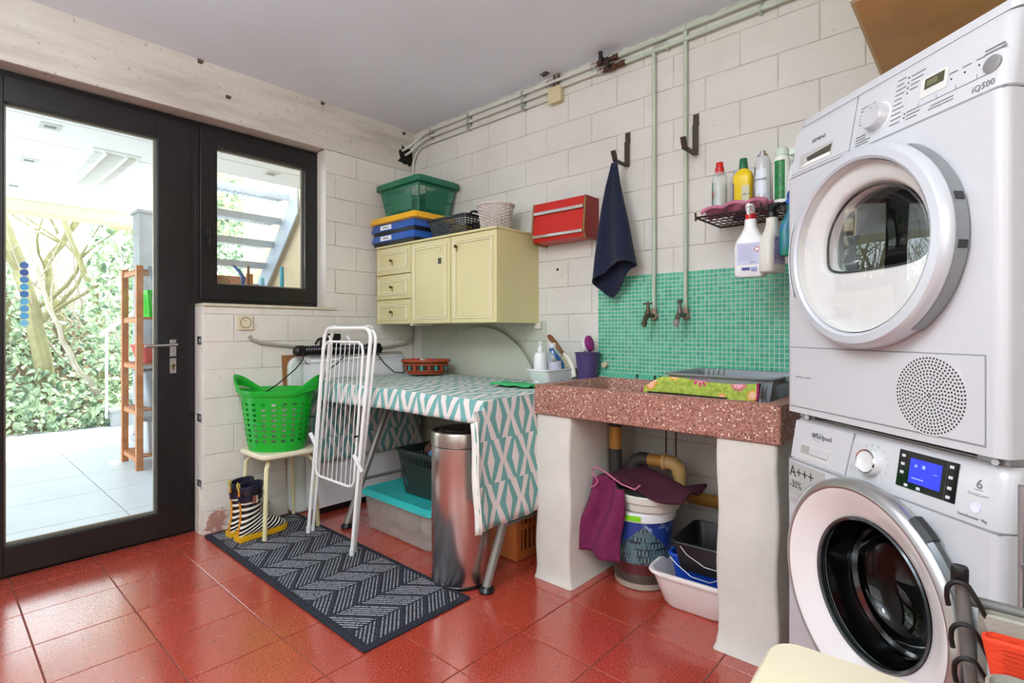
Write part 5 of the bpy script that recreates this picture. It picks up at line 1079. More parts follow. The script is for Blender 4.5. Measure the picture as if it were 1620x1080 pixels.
ob('wooden_handle', MB().tube([(1.353,-.12,1.075),(1.366,-.12,1.066),(1.40,-.12,1.035),(1.44,-.12,.990),(1.46,-.12,.975)], [.010,.015,.013,.011,.009], 12), M('brush_wood', '#7b4a22', .45), t)
ob('brush_head', MB().tube([(1.455,-.12,.98),(1.485,-.12,.955),(1.510,-.12,.92),(1.525,-.12,.86)], [.009,.014,.015,.012], 10), M('brush_pale', '#e8e2d4', .6), t)
mb = MB(); rnd = random.Random(2)
for k in range(70):
    f = rnd.random(); p = Vector(poly([(1.44,-.12,.975),(1.475,-.12,.95),(1.502,-.12,.915),(1.515,-.12,.86)], f)); q = p+Vector((-.045+rnd.uniform(-.005,.005), -.012+rnd.uniform(-.012,.012), -.035)); mb.tube([p, q], .0028, 4)
ob('bristles', mb, M('bristle', '#d9cfae', .8), t, kind='stuff')
t = thing('purple_pot', 'small purple bucket-shaped pot at the back left corner of the sink', 'pot', (1.578, -.075, .822))
ob('pot_body', MB().lathe([(.045,.822),(.047,.824),(.064,.98),(.068,.982),(.068,.988),(.062,.988),(.045,.83)], (1.578, -.075, 0), 32, cap=True), M('purple_plastic', '#4b3a6e', .4), t)
t = thing('round_brush', 'purple and white scrubbing brush standing in the purple pot', 'brush', (1.575, -.08, .99))
T = Matrix.Translation((1.575, -.08, 1.03)) @ Matrix.Rotation(-.25, 4, 'Y')
ob('brush_head', MB().lathe([(0,-.018),(.016,-.017),(.026,-.01),(.027,0),(.022,.004),(0,.004)], (0,0,0), 20, 'x', sy=1.55, T=T), WHITEP, t, label='white back')
ob('bristle_pad', MB().lathe([(.021,.004),(.028,.014),(.026,.03),(.016,.036),(0,.036)], (0,0,0), 20, 'x', sy=1.55, T=T), M('magenta_pad', '#8f2474', .8, bump=.8, bs=300), t, label='magenta bristles')
ob('handle', MB().cyl((1.568,-.08,1.0), (1.585,-.07,.85), .007, n=8), DKP, t)
ob('wall_tap_plug', MB().cyl((1.655,-.002,.925), (1.655,-.04,.925), .014, n=12).cyl((1.655,-.04,.925), (1.655,-.045,.925), .006, n=10), M('plug_cream', '#cfc6a8', .5), None, 'cream round pipe plug on the wall behind the purple pot', 'plug')
# ---------------------------------------------------------------- wire shelf and bottles
t = thing('wire_shelf', 'brown wire shelf on the wall holding cleaning bottles', 'shelf', (2.5, -.14, 1.55))
WR = M('wire_brown', '#3a2a26', .5, .4); SZ = 1.567
for y in (-.275, -.006): ob('edge_wire', MB().cyl((2.245, y, SZ), (2.76, y, SZ), .0045, n=8), WR, t)
for x in (2.245, 2.76): ob('edge_wire', MB().cyl((x, -.275, SZ), (x, -.006, SZ), .0045, n=8), WR, t)
for k in range(20): x = 2.27+.025*k; ob('cross_wire', MB().cyl((x, -.275, SZ+.003), (x, -.006, SZ+.003), .0018, n=5), WR, t)
for k in range(4): y = -.06-.055*k; ob('long_wire', MB().cyl((2.245, y, SZ-.001), (2.76, y, SZ-.001), .0025, n=6), WR, t)
for x in (2.245, 2.37, 2.50, 2.63, 2.76): ob('upturn', MB().cyl((x, -.275, SZ-.014), (x, -.278, SZ+.02), .004, n=6), WR, t)
PK = M('pink_cloth', '#d07f9b', .9, var=.25, vs=30, bump=.8, bs=220)
ob('pink_cloth', MB().grid(lambda u, v: (lerp(2.265, 2.52, u), lerp(-.272, -.10, v), SZ+.014+.012*abs(math.sin(u*9+v*6))+.010*math.sin(v*8+u*3)+.012*u), 40, 20), PK, None, 'crumpled pink cloth spread on the wire shelf under the bottles', 'cloth', solid=.012, smooth=80)
bz = SZ+.042
def lbl(par, prof, c, a0, a1, m, lab=None, T=None, sx=1, sy=1, nm='label'): return ob(nm, MB().lathe(prof, c, 12, a0=a0, a1=a1, T=T, sx=sx, sy=sy), m, par, label=lab)
CLR = M('clear_bottle_plastic', '#dfe5e2', .12, alpha=.42)
c1 = (2.300, -.16, bz-.012); t = thing('clear_red_cap_bottle', 'clear bottle with red cap at the left end of the wire shelf', 'bottle', c1)
ob('bottle_body', MB().lathe([(.026,0),(.030,.004),(.030,.145),(.025,.165),(.016,.173),(.015,.18)], c1, 24, cap=True), CLR, t); ob('liquid', MB().lathe([(.026,.003),(.028,.006),(.028,.115),(0,.115)], c1, 20, cap=False), M('pale_liquid', '#c9cfca', .2), t)
ob('cap', MB().lathe([(.017,.162),(.018,.164),(.018,.19),(.015,.193),(.015,.21),(.013,.213),(0,.213)], c1, 18), M('red_cap', '#cf2020', .35), t, label='red cap')
lb_ = lbl(t, [(.0305,.02),(.0308,.02),(.0308,.13),(.0305,.13)], c1, 2.6, 4.0, M('green_label', '#2c8a5c', .45), 'green and white label with a red X'); text('label_mark', 'X', .045, Vector(c1)+Vector((-.026,-.019,.06)), (.55,-.8,0), (0,0,1), M('red_print', '#c2203a', .5), lb_, False)
c1 = (2.355, -.075, bz-.035); t = thing('patterned_can', 'lilac and pink patterned spray can behind the red-capped bottle', 'can', c1)
ob('can_body', MB().lathe([(.028,0),(.030,.003),(.030,.155),(.026,.17)], c1, 24, cap=True), M('can_pattern', '#8c8cc0', .4, c2='#46427c', vs=45), t); ob('cap', MB().lathe([(.026,.17),(.027,.172),(.027,.205),(.02,.213),(0,.213)], c1, 20), M('lilac_cap', '#b9bedc', .4), t)
lbl(t, [(.0302,.05),(.0305,.05),(.0305,.075),(.0302,.075)], c1, 0, 6.28, M('teal_band', '#3c9aa5', .4), 'teal band', nm='band'); lbl(t, [(.0302,.10),(.0305,.10),(.0305,.11),(.0302,.11)], c1, 0, 6.28, M('red_band', '#b84a5c', .4), 'red band', nm='band')
c1 = (2.402, -.175, bz-.008); t = thing('yellow_bottle', 'yellow detergent bottle with dark green cap on the wire shelf', 'bottle', c1)
YB = M('yellow_bottle', '#e8c80f', .35)
ob('bottle_body', MB().loft([rr(.062,.044,.012,4,c1[0],c1[1],c1[2]), rr(.068,.05,.014,4,c1[0],c1[1],c1[2]+.006), rr(.068,.05,.014,4,c1[0],c1[1],c1[2]+.095), rr(.074,.054,.016,4,c1[0],c1[1],c1[2]+.105), rr(.074,.054,.016,4,c1[0],c1[1],c1[2]+.128), rr(.06,.044,.018,4,c1[0],c1[1],c1[2]+.145), rr(.034,.034,.0165,4,c1[0],c1[1],c1[2]+.156), rr(.03,.03,.0145,4,c1[0],c1[1],c1[2]+.160)], True, True, True), YB, t, smooth=50)
ob('cap', MB().lathe([(.0175,.155),(.0178,.158),(.0145,.198),(.013,.2),(0,.2)], c1, 18), M('green_cap', '#1f6b45', .4), t, label='dark green cap')
lb_ = ob('label', MB().box(c1[0]+.001, c1[0]+.030, c1[1]-.0258, c1[1]-.025, c1[2]+.02, c1[2]+.085), M('grey_label', '#c9c7a8', .5), t, smooth=0); text('label_print', 'XPLUS', .011, Vector((c1[0]+.003, c1[1]-.0262, c1[2]+.045)), (1,0,0), (0,0,1), DKTXT, lb_, False, .0002)
c1 = (2.475, -.17, bz-.02); t = thing('white_aerosol_can', 'white aerosol can with a silver top on the wire shelf', 'can', c1)
ob('can_body', MB().lathe([(.027,0),(.0295,.003),(.0295,.175),(.028,.19),(.022,.202)], c1, 24, cap=True), WHITE, t); ob('cap', MB().lathe([(.022,.202),(.021,.212),(.012,.214),(.011,.226),(.006,.23),(0,.23)], c1, 20), CHROME, t, label='silver top')
lb_ = ob('label', MB().lathe([(.0297,.05),(.0299,.05),(.0299,.15),(.0297,.15)], c1, 12, a0=3.9, a1=5.4), M('label_blue_white', '#dfe6ee', .4), t); text('label_print', 'SOMMER', .012, Vector(c1)+Vector((-.024,-.0305,.105)), (1,-.0,0), (0,0,1), DKTXT, lb_, False, .0002)
ob('dark_patch', MB().lathe([(.0302,.13),(.0305,.13),(.0305,.165),(.0302,.165)], c1, 6, a0=3.3, a1=3.9), DKTXT, t)
c1 = (2.545, -.17, bz-.02); t = thing('green_print_can', 'white and green printed aerosol can beside the washing machine', 'can', c1)
ob('can_body', MB().lathe([(.028,0),(.031,.003),(.031,.16),(.029,.175),(.024,.19)], c1, 24, cap=True), M('can_green', '#eef1ea', .35), t); ob('green_swirl', MB().lathe([(.0312,.02),(.0315,.02),(.0315,.17),(.0312,.165)], c1, 10, a0=4.0, a1=5.3), M('swirl_green', '#1f8a42', .4, c2='#0f5a2c', vs=50), t, label='green printed swirl'); ob('cap', MB().lathe([(.024,.19),(.026,.192),(.025,.212),(.02,.222),(.01,.226),(0,.226)], c1, 20), M('cap_pale_green', '#cfe0cf', .4), t, label='pale green cap')
# hanging spray bottles
def spray(name, x, lb, rz, body, trig, zt, zb, w, extra):
    t = thing(name, lb, 'spray bottle', (x, -.325, zb), rz, 'spray bottles hung on the wire shelf'); h = zt-zb; d = w*.55
    ob('bottle_body', MB().loft([rr(w*.86,d*.86,.012,4,z=0), rr(w*.98,d,.018,4,z=.008), rr(w,d,.02,4,z=h*.18), rr(w,d,.02,4,z=h*.42), rr(w*.86,d*.92,.02,4,z=h*.52), rr(w*.55,d*.8,.018,4,z=h*.62), rr(w*.38,d*.7,.0135,4,z=h*.70), rr(w*.36,d*.66,.0125,4,z=h*.80)], True, True, True), body, t, local=True, smooth=60)
    ob('collar', MB().lathe([(.0175,h*.80),(.019,h*.805),(.019,h*.87),(.016,h*.88)], (0,0,0), 20, cap=True), extra, t, local=True)
    ob('trigger_head', MB().loft([rr(.026,.024,.008,3,0,0,h*.87), rr(.032,.026,.010,3,.0,-.004,h*.93), rr(.03,.05,.010,3,0,-.014,h*.97), rr(.024,.045,.008,3,0,-.012,h*1.0)], True, True, True).tube([(0,-.034,h*.95),(0,-.05,h*.90),(0,-.046,h*.84)], [.006,.005,.004], 8).cyl((0,-.034,h*.975), (0,-.05,h*.975), .006, n=8), trig, t, local=True, smooth=50)
    return t, h
t, h = spray('spray_bottle', 2.478, 'white spray bottle with red collar and warning label hanging from the shelf', .15, WHITEP, WHITEP, 1.572, 1.302, .112, M('red_cap'))
lb_ = ob('label', MB().box(-.043, .043, -.0325, -.031, .045, .125), M('label_lilac', '#c3c5dc', .5), t, local=True, label='lilac printed label', smooth=0)
ob('blue_bar', MB().box(-.026, .002, -.0335, -.0325, .024, .034), M('bar_navy', '#26318a', .5), t, local=True, smooth=0); ob('barcode', MB().box(.006, .026, -.0335, -.0325, .020, .034), M('barcode_lilac', '#8a8fc0', .5), t, local=True, smooth=0)
ob('hazard_diamond', MB().prism([(.026,-.0334,.088),(.038,-.0334,.100),(.026,-.0334,.112),(.014,-.0334,.100),(.026,-.0334,.088)][:4], (0,.0006,0)), M('hazard_red', '#b0342e', .5), lb_, local=True, smooth=0); ob('hazard_inner', MB().prism([(.026,-.034,.092),(.034,-.034,.100),(.026,-.034,.108),(.018,-.034,.100)], (0,.0006,0)), WHITEP, lb_, local=True, smooth=0)
text('label_print', '1000 ml', .0085, (.0, -.0328, .050), (1,0,0), (0,0,1), M('bar_navy'), lb_, True, .0002)
for k in range(9): ob('print_line', MB().box(-.038, .008+.03*((k*7) % 3)/3, -.0329, -.0325, .062+.0065*k, .0635+.0065*k), M('print_lilac', '#9a9cc0', .6), lb_, local=True, smooth=0)
t, h = spray('spray_bottle', 2.553, 'cream spray bottle with black trigger hanging edge-on from the shelf', 1.25, M('cream_bottle', '#dedbd0', .4), BLACK, 1.565, 1.312, .10, BLACK)
ob('label', MB().box(-.03, .03, -.0295, -.028, .03, .13), M('label_violet', '#6b4f80', .5, c2='#c9b9d0', vs=60), t, local=True, label='violet label', smooth=0)
ob('label', MB().box(-.03, .03, .028, .0295, .03, .13), M('label_violet'), t, local=True, smooth=0)
t, h = spray('spray_bottle', 2.618, 'green spray bottle with blue trigger hanging behind the dryer edge', .4, M('green_bottle', '#2a8a66', .35, c2='#2c63a8', vs=20), M('blue_trigger', '#2a63c0', .4), 1.60, 1.37, .08, M('blue_trigger'))
c1 = (2.60, -.19, bz-.02); t = thing('white_spray_bottle', 'tall white spray bottle standing at the shelf end by the dryer', 'spray bottle', c1)
ob('bottle_body', MB().lathe([(.03,0),(.036,.004),(.036,.06),(.03,.10),(.016,.15),(.013,.17)], c1, 24, cap=True), WHITEP, t); ob('trigger_head', MB().box(c1[0]-.012, c1[0]+.012, c1[1]-.05, c1[1]+.02, c1[2]+.17, c1[2]+.195).cyl((c1[0], c1[1]-.03, c1[2]+.175), (c1[0], c1[1]-.05, c1[2]+.14), .005, n=8), M('cap_pale_green'), t, bevel=.004)
# ---------------------------------------------------------------- washing machine and dryer, standing diagonally (local x along the front, y back)
RZ = math.atan2(-.658, .753); ML = (2.702, -.717)
GASK = M('door_seal', '#2a2b2d', .5); SEAM = M('seam_grey', '#8d8d92', .7); DRUM = M('drum_steel', '#8a8c90', .25, .95); RINGW = M('ring_silver', '#cfd2d8', .3, .25); SILV = M('silver_trim', '#bdbdbd', .32, .85)
DOORG = glass_mat('door_glass', (.97,.97,.97), 1.5, 0, extra=.05); BOWLG = glass_mat('bowl_glass', (.5,.55,.55), 1.45, .02)
def yl(prof, cx, cz, n=64, **k):   # lathe about the machine's depth axis
    return MB().lathe([(r, y) for r, y in prof], (cx, 0, cz), n, 'y', **k)
# ---- dryer
DB = .868
t = thing('tumble_dryer', 'white tumble dryer stacked on top of the washing machine', 'dryer', (ML[0], ML[1], DB), RZ)
Wd, Dd = .612, .60
def ringbox(x0, x1, y0, y1, z, r=.02): return rr(x1-x0, y1-y0, r, 5, (x0+x1)/2, (y0+y1)/2, z)
cxd, czd = .318, .424
# front panel with a round opening, then the box
def front_hole(x0, x1, z0, z1, cx, cz, r, y, n=64):
    mb = MB(); ci = [Vector((cx+r*math.cos(2*PI*i/n), y, cz+r*math.sin(2*PI*i/n))) for i in range(n)]; co = []
    for i in range(n):
        a = 2*PI*i/n; c, s_ = math.cos(a), math.sin(a); kx = ((x1-cx)/c if c > 1e-9 else ((x0-cx)/c if c < -1e-9 else 1e9)); kz = ((z1-cz)/s_ if s_ > 1e-9 else ((z0-cz)/s_ if s_ < -1e-9 else 1e9)); k = min(kx, kz)
        co.append(Vector((cx+k*c, y, cz+k*s_)))
    for cxr, czr in ((x0,z0),(x1,z0),(x1,z1),(x0,z1)):   # snap nearest to the true corners
        j = min(range(n), key=lambda i: (co[i]-Vector((cxr, y, czr))).length); co[j] = Vector((cxr, y, czr))
    return mb.loft([ci, co], True)
def shell(mb, x0, x1, y1, z0, z1, r=.02):
    # side/back/top shell as U around a front opening: rounded front corners joined to the front sheet
    k = 5; a = [Vector((x0+r-r*math.sin(PI/2*i/k), r-r*math.cos(PI/2*i/k), 0)) for i in range(k+1)]+[Vector((x0, y1, 0)), Vector((x1, y1, 0))]+[Vector((x1-r+r*math.sin(PI/2*(k-i)/k), r-r*math.cos(PI/2*(k-i)/k), 0)) for i in range(k+1)]
    mb.loft([[p+Vector((0,0,z)) for p in a] for z in (z0, z1)], False)
    mb.add([p+Vector((0,0,z0)) for p in a], [tuple(range(len(a)))]); mb.add([p+Vector((0,0,z1)) for p in a], [tuple(range(len(a)))]); return mb
mb = front_hole(.02, Wd-.02, 0, .668, cxd, czd, .192, 0); shell(mb, 0, Wd, Dd, 0, .668)
body = ob('body', mb, WHITE, t, local=True, smooth=40)
ob('rear_shell', shell(MB(), .004, Wd-.004, Dd, .67, .818), WHITE, t, local=True) if False else None
# slanted control panel: front sheet leans back
def prow(z): f = (z-.672)/.150; return .022*f+.004
def panel(x0, x1, zs): 
    rings = []
    for z, dy, e in zs: rings.append(ringbox(x0+e, x1-e, prow(z)+dy, Dd, z, .022))
    return MB().loft(rings, True, True, True)
cp = ob('control_panel', panel(0, Wd, [(.672, .003, .003), (.675, 0, 0), (.80, 0, 0), (.815, .006, .004), (.822, .018, .012)]), WHITE, t, local=True)
ob('panel_gap', MB().box(.006, Wd-.006, .005, Dd-.01, .667, .673), SEAM, t, local=True, smooth=0)
ob('top_plate', MB().loft([ringbox(.004, Wd-.004, .04, Dd, .822, .02), ringbox(.004, Wd-.004, .04, Dd, .84, .02)], True, True, True), WHITE, t, local=True)
up = Vector((0, .022/.150, 1)).normalized(); rt = Vector((1,0,0)); nrm = rt.cross(up)   # outward
def PP(x, z, o=0): return Vector((x, prow(z), z))+nrm*o
def pquad(name, x0, x1, z0, z1, m, par, o=.0006, th=.0006, label=None):
    a = [PP(x0,z0,o), PP(x1,z0,o), PP(x1,z1,o), PP(x0,z1,o)]; return ob(name, MB().prism(a, nrm*(-th)), m, par, local=True, smooth=0, label=label)
ob('water_tank_drawer', MB().prism([PP(.018,.680,.002), PP(.238,.680,.002), PP(.245,.800,.002), PP(.018,.800,.002)], nrm*-.003), WHITE, t, local=True, bevel=.001)
dr = ob('drawer_gap', MB().prism([PP(.2385,.676,.0012), PP(.2405,.676,.0012), PP(.2475,.81,.0012), PP(.2455,.81,.0012)], nrm*-.002), SEAM, t, local=True, smooth=0)
def recess(x0, x1, z0, z1, par, m, md, dp=.012):   # handle recess: frame walls + dark slot
    rings = [[PP(x0,z0,.0026), PP(x1,z0,.0026), PP(x1,z1,.0026), PP(x0,z1,.0026)], [PP(x0+.006,z0+.004,.0022), PP(x1-.006,z0+.004,.0022), PP(x1-.004,z1-.003,.0022), PP(x0+.004,z1-.003,.0022)]]
    return rings
ob('drawer_handle', MB().prism([PP(.050,.690,.0026), PP(.178,.690,.0026), PP(.178,.728,.0026), PP(.050,.728,.0026)], nrm*-.001), M('recess_grey', '#b7b5b0', .35), t, local=True, smooth=0)
ob('drawer_slot', MB().prism([PP(.085,.700,.0030), PP(.172,.700,.0030), PP(.176,.720,.0030), PP(.078,.714,.0030)], nrm*-.001), M('slot_dark', '#4a473e', .4), t, local=True, smooth=0)
ob('drawer_lip', MB().prism([PP(.052,.690,.0032), PP(.176,.690,.0032), PP(.170,.700,.0032), PP(.085,.700,.0032)], nrm*-.001), M('lip_pale', '#e8e7e2', .3), t, local=True, smooth=0)
PP2 = lambda x, z: PP(x, z, .0022)
text('brand_name', 'SIEMENS', .0145, PP(.092, .748, .0024), rt, up, DKTXT, cp, True, .0003, sxc=1.0)
text('model_print', 'iQ500', .017, PP(.548, .682, .001), rt, up, GREYT, cp, True, .0003)
T = Matrix.Translation(PP(.322, .728)) @ Matrix((rt, up, nrm)).transposed().to_4x4()
kb = ob('dial', MB().lathe([(.0315,0),(.031,.004),(.029,.020),(.027,.024),(.020,.0235),(0,.0235)], (0,0,0), 40, T=T), M('dial_silver', '#d2d2d4', .3, .3), t, local=True)
ob('dial_skirt', MB().lathe([(.035,0),(.035,.0015),(.031,.0016)], (0,0,0), 40, T=T), M('skirt', '#e6e6e6', .3), kb, local=True)
ob('dial_mark', MB().cyl((-.0,.018,.0236), (0,.018,.0242), .0012, n=8, T=T), DKTXT, kb, local=True)
dsp = pquad('display', .430, .492, .722, .765, M('display_frame', '#d9d8d2', .25), t, .0012)
pquad('display_window', .440, .484, .738, .760, M('lcd_olive', '#4e4d38', .2), t, .0020); pquad('lcd_digits', .446, .470, .743, .755, M('lcd_dark', '#6e6b4d', .3), t, .0024)
pquad('button_row', .428, .575, .706, .7075, SEAM, t, .001)
for x in (.428, .47, .512, .554): pquad('button_gap', x, x+.001, .7065, .716, SEAM, t, .001)
T2 = Matrix.Translation(PP(.582, .722)) @ Matrix((rt, up, nrm)).transposed().to_4x4()
ob('start_button', MB().lathe([(.0165,0),(.016,.003),(.012,.004),(0,.003)], (0,0,0), 28, T=T2), M('button_silver', '#a6a6a6', .25, .6), t, local=True)
rnd = random.Random(4)
def fine(par, x, z, w, h=.0022, m=GREYT): pquad('print_line', x, x+w, z, z+h, m, par, .0009, .0004)
for i, w in enumerate((.045,.038,.03,.034,.028,.03)): fine(cp, .262, .770-.0075*i-(.0 if i < 2 else .002), w)
for i in range(4): fine(cp, .258, .700-.0068*i, (.028,.03,.045,.04)[i], .0026)
for i in range(10): fine(cp, .366-.001*i, .790-.0108*i, (.022,.018,.026,.024,.02,.022,.03,.024,.028,.026)[i])
for i in range(4): fine(cp, .402, .785-.010*i, (.034,.03,.022,.018)[i]); 
for i in range(3): fine(cp, .400, .706-.008*i, (.03,.034,.028)[i])
for i in range(6): z = .786-.0115*i if i < 4 else .706-.009*(i-4); ob('indicator', MB().lathe([(.0018,.0),(.0018,.0008),(0,.0008)], (0,0,0), 8, T=Matrix.Translation(PP(.395, z)) @ Matrix((rt, up, nrm)).transposed().to_4x4()), DKTXT, t, local=True)
for i, x in enumerate((.50, .528, .556)): ob('indicator', MB().lathe([(.002,.0),(.002,.0008),(0,.0008)], (0,0,0), 8, T=Matrix.Translation(PP(x, .733)) @ Matrix((rt, up, nrm)).transposed().to_4x4()), DKTXT, t, local=True); fine(cp, x-.006, .744, .018)
fine(cp, .565, .752, .036, .003); fine(cp, .565, .745, .04, .003); fine(cp, .46, .695, .05, .002)
text('fine_print', 'self cleaning condenser', .006, PP(.455, .688, .0008), rt, up, GREYT, cp, True, .0002)
# lower flap with vent holes
fl = ob('lower_flap', MB().loft([[Vector((x, y, z)) for x, z in ((.022+e, .018+e), (.578-e, .018+e), (.578-e, .184-e), (.022+e, .184-e))] for y, e in ((0,0), (-.0022,.001))], True, False, True), WHITE, t, local=True, smooth=0)
ob('flap_gap', MB().loft([[Vector((x, y, z)) for x, z in ((.0195, .0155), (.5805, .0155), (.5805, .1865), (.0195, .1865))] for y in (0, -.0006)], True, False, True), SEAM, t, local=True, smooth=0)
mb = MB(); vx, vz = .466, .098
for k in range(12):
    r = .0035+.0067*k; n_ = max(4, int(2*PI*r/.0078)); 
    for j in range(n_):
        a = 2*PI*j/n_+k*.37; x, z = vx+r*math.cos(a), vz+r*math.sin(a)
        mb.add([(x+.0024*math.cos(q), -.0027, z+.0024*math.sin(q)) for q in [2*PI*i/6 for i in range(6)]], [tuple(range(6))])
ob('vent_hole', mb, M('vent_dark', '#2d2420', .8), fl, local=True, kind='stuff', smooth=0, fix=False)
ob('vent_disc', yl([(.083,-.0021),(.0825,-.0025),(0,-.0025)], vx, vz, 48), WHITE, fl, local=True)
text('fine_print', 'selfCleaning condenser', .007, (.045, -.0025, .100), rt, (0,0,1), GREYT, fl, True, .0002)
# door
dz = czd
ob('door_ring', yl([(.228,-.002),(.232,-.010),(.234,-.030),(.230,-.045),(.222,-.054),(.205,-.056),(.199,-.052),(.197,-.045),(.197,-.02)], cxd, dz, 96), RINGW, t, local=True, label='silver-white door ring', smooth=30)
ob('door_side_band', yl([(.2325,-.002),(.236,-.006),(.2365,-.026),(.2345,-.032)], cxd, dz, 48, a0=-.95, a1=1.0), M('side_band_grey', '#8f9294', .3, .4), t, local=True)
for a in (-.12, .28): T = Matrix.Translation((cxd, 0, dz)) @ Matrix.Rotation(-a, 4, 'Y'); ob('hinge', MB().box(.212, .2385, -.028, -.010, -.008, .008, T), GASK, t, local=True, smooth=0)
ob('hand_grip', MB().loft([[Vector((cxd+r*math.cos(a), y, dz+r*math.sin(a))) for a in [PI-.42+.84*i/14 for i in range(15)]] for r, y in ((.226,-.006),(.246,-.012),(.250,-.032),(.236,-.048))], False), RINGW, t, local=True, solid=.003)
ob('door_glass', yl([(.198,-.050),(.15,-.054),(.08,-.0565),(0,-.057)], cxd, dz, 64), DOORG, t, local=True)
# inside of the door: white dish with a D-shaped opening, channel, drum
def dshape(s, y, n=48, cx=.332, cz=.424):
    out = []
    for i in range(n):
        a = 2*PI*i/n; c, q = math.cos(a), math.sin(a); x = .142*c; z = .128*q
        if q < 0: z = -.062*abs(q)**.35*1.0-.022*(c*.5+.5)*0; x = .142*math.copysign(abs(c)**.55, c)
        out.append(Vector((cx+x*s, y, cz+.012+z*s)))
    return out
n_ = 48; circ = [Vector((cxd+.196*math.cos(2*PI*i/n_), -.030, dz+.196*math.sin(2*PI*i/n_))) for i in range(n_)]
circ0 = [Vector((p.x, -.05, p.z)) for p in circ]
ob('door_dish', MB().loft([circ0, circ, dshape(1.12, -.026), dshape(1.06, -.018), dshape(1.0, .03)], True), M('dish_white', '#e4e2df', .3), t, local=True, smooth=60)
ob('drum_tunnel', MB().loft([dshape(1.0, .03), dshape(.96, .06)], True), M('dish_grey', '#8f8f8e', .3), t, local=True, smooth=60)
ob('drum', MB().loft([[Vector((.33+.27*math.cos(2*PI*i/48)*k, y, .43+.24*math.sin(2*PI*i/48)*k)) for i in range(48)] for k, y in ((.55,.061),(1,.062),(1,.40),(.8,.44),(.2,.46))], True, False, True), DRUM, t, local=True)
ob('inner_glass', MB().loft([dshape(.99, .012), dshape(.9, .03), dshape(.6, .06), dshape(.15, .07)], True, False, True), BOWLG, t, local=True, smooth=80)
ob('seal_lip', MB().tube(dshape(1.005, -.014), .003, 6, False, True), GASK, t, local=True)
# side hardware
ob('side_seam', MB().box(Wd-.002, Wd+.0008, .045, .0465, 0, .80), SEAM, t, local=True, smooth=0)
ob('side_screw', MB().lathe([(.006,0),(.006,.003),(0,.003)], (Wd, .10, .745), 12, 'x'), GASK, t, local=True)
ob('lint_clip', MB().tube([(Wd+.004,.085,.60),(Wd+.010,.09,.58),(Wd+.006,.085,.56)], .004, 6), CHROME, t, local=True)
for x in (.05, Wd-.045): ob('stacking_bracket', MB().box(x-.03, x+.03, .03, .09, -.016, -.001).cyl((x+.0,.035,-.014), (x+.012,.02,-.012), .006, n=8), STEEL, t, local=True, smooth=0)
# ---- washing machine
t = thing('washing_machine', 'white front-loading washing machine with blue display at the bottom of the stack', 'washing machine', (ML[0], ML[1], 0), RZ)
Ww = .606; wx, wz = .314, .490
mb = front_hole(.02, Ww-.02, .012, .728, wx, wz, .235, 0); shell(mb, 0, Ww, .60, .012, .728, .02); ob('body', mb, WHITE, t, local=True)
ob('panel_gap', MB().box(.006, Ww-.006, .004, .59, .7275, .732), SEAM, t, local=True, smooth=0)
prow = lambda z: .004+.026*((z-.732)/.116)**2 if z > .732 else .004
def prn(z): return .004+.018*((z-.732)/.116)
prow = prn
ob('control_panel', MB().loft([ringbox(0, Ww, prn(z)+dy, .60, z, .03) for z, dy in ((.732, .001), (.735, 0), (.77, 0), (.82, 0), (.840, .003), (.850, .014))], True, True, True), WHITE, t, local=True)
wp = [c for c in t.children if c.name.startswith('control_panel')][0]
ob('top_plate', MB().loft([ringbox(.01, Ww-.01, .05, .60, .850, .02), ringbox(.01, Ww-.01, .05, .60, .8515, .02)], True, True, True), WHITE, t, local=True)
ob('plinth', MB().box(.02, Ww-.02, .02, .58, .001, .014), GASK, t, local=True, smooth=0)
up = Vector((0, .018/.116, 1)).normalized(); nrm = rt.cross(up)
dt = ob('detergent_drawer', MB().prism([PP(.016,.737,.0018), PP(.224,.737,.0018), PP(.236,.842,.0018), PP(.018,.842,.0018)], nrm*-.003), WHITE, t, local=True, bevel=.001)
ob('drawer_gap', MB().prism([PP(.2255,.734,.001), PP(.2275,.734,.001), PP(.2395,.845,.001), PP(.2375,.845,.001)], nrm*-.002), SEAM, t, local=True, smooth=0)
ob('drawer_handle', MB().prism([PP(.050,.745,.0026), PP(.170,.745,.0026), PP(.172,.784,.0026), PP(.050,.784,.0026)], nrm*-.001), M('recess_pale', '#cfcdca', .35), t, local=True, bevel=.0005)
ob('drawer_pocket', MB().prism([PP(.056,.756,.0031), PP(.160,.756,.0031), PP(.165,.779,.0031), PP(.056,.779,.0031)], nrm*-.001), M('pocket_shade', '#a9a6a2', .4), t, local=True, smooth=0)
ob('drawer_grip', MB().prism([PP(.092,.760,.0040), PP(.164,.760,.0040), PP(.168,.779,.0040), PP(.092,.779,.0040)], nrm*-.001), WHITE, t, local=True, smooth=0)
text('brand_name', 'Whirlpool', .0185, PP(.090, .806, .0024), rt, up, DKTXT, dt, True, .0003)
ob('logo_swirl', MB().tube([PP(.118+.020*math.cos(a), .809+.011*math.sin(a), .0028) for a in [.4+.35*i for i in range(14)]], .0006, 5), GREYT, dt, local=True)
FR3 = Matrix((rt, up, nrm)).transposed().to_4x4()
T = Matrix.Translation(PP(.302, .788)) @ FR3
kb = ob('dial', MB().lathe([(.030,0),(.030,.016),(.028,.020),(.026,.0215),(.024,.0205),(0,.0205)], (0,0,0), 40, T=T), M('dial_white', '#e3e3e4', .25, .1), t, local=True); ob('dial_ring', MB().lathe([(.0285,.0195),(.027,.0225),(.0245,.021)], (0,0,0), 40, T=T), CHROME, kb, local=True)
for i in range(11):
    a = -1.2+i*.42; x, z = .302+.044*math.cos(a), .788+.040*math.sin(a)
    if .742 < z < .835: pquad('programme_mark', x-.003, x+.003, z-.003, z+.003, M('mark_pale', '#bdbcc0', .5), t, .0006, .0004)
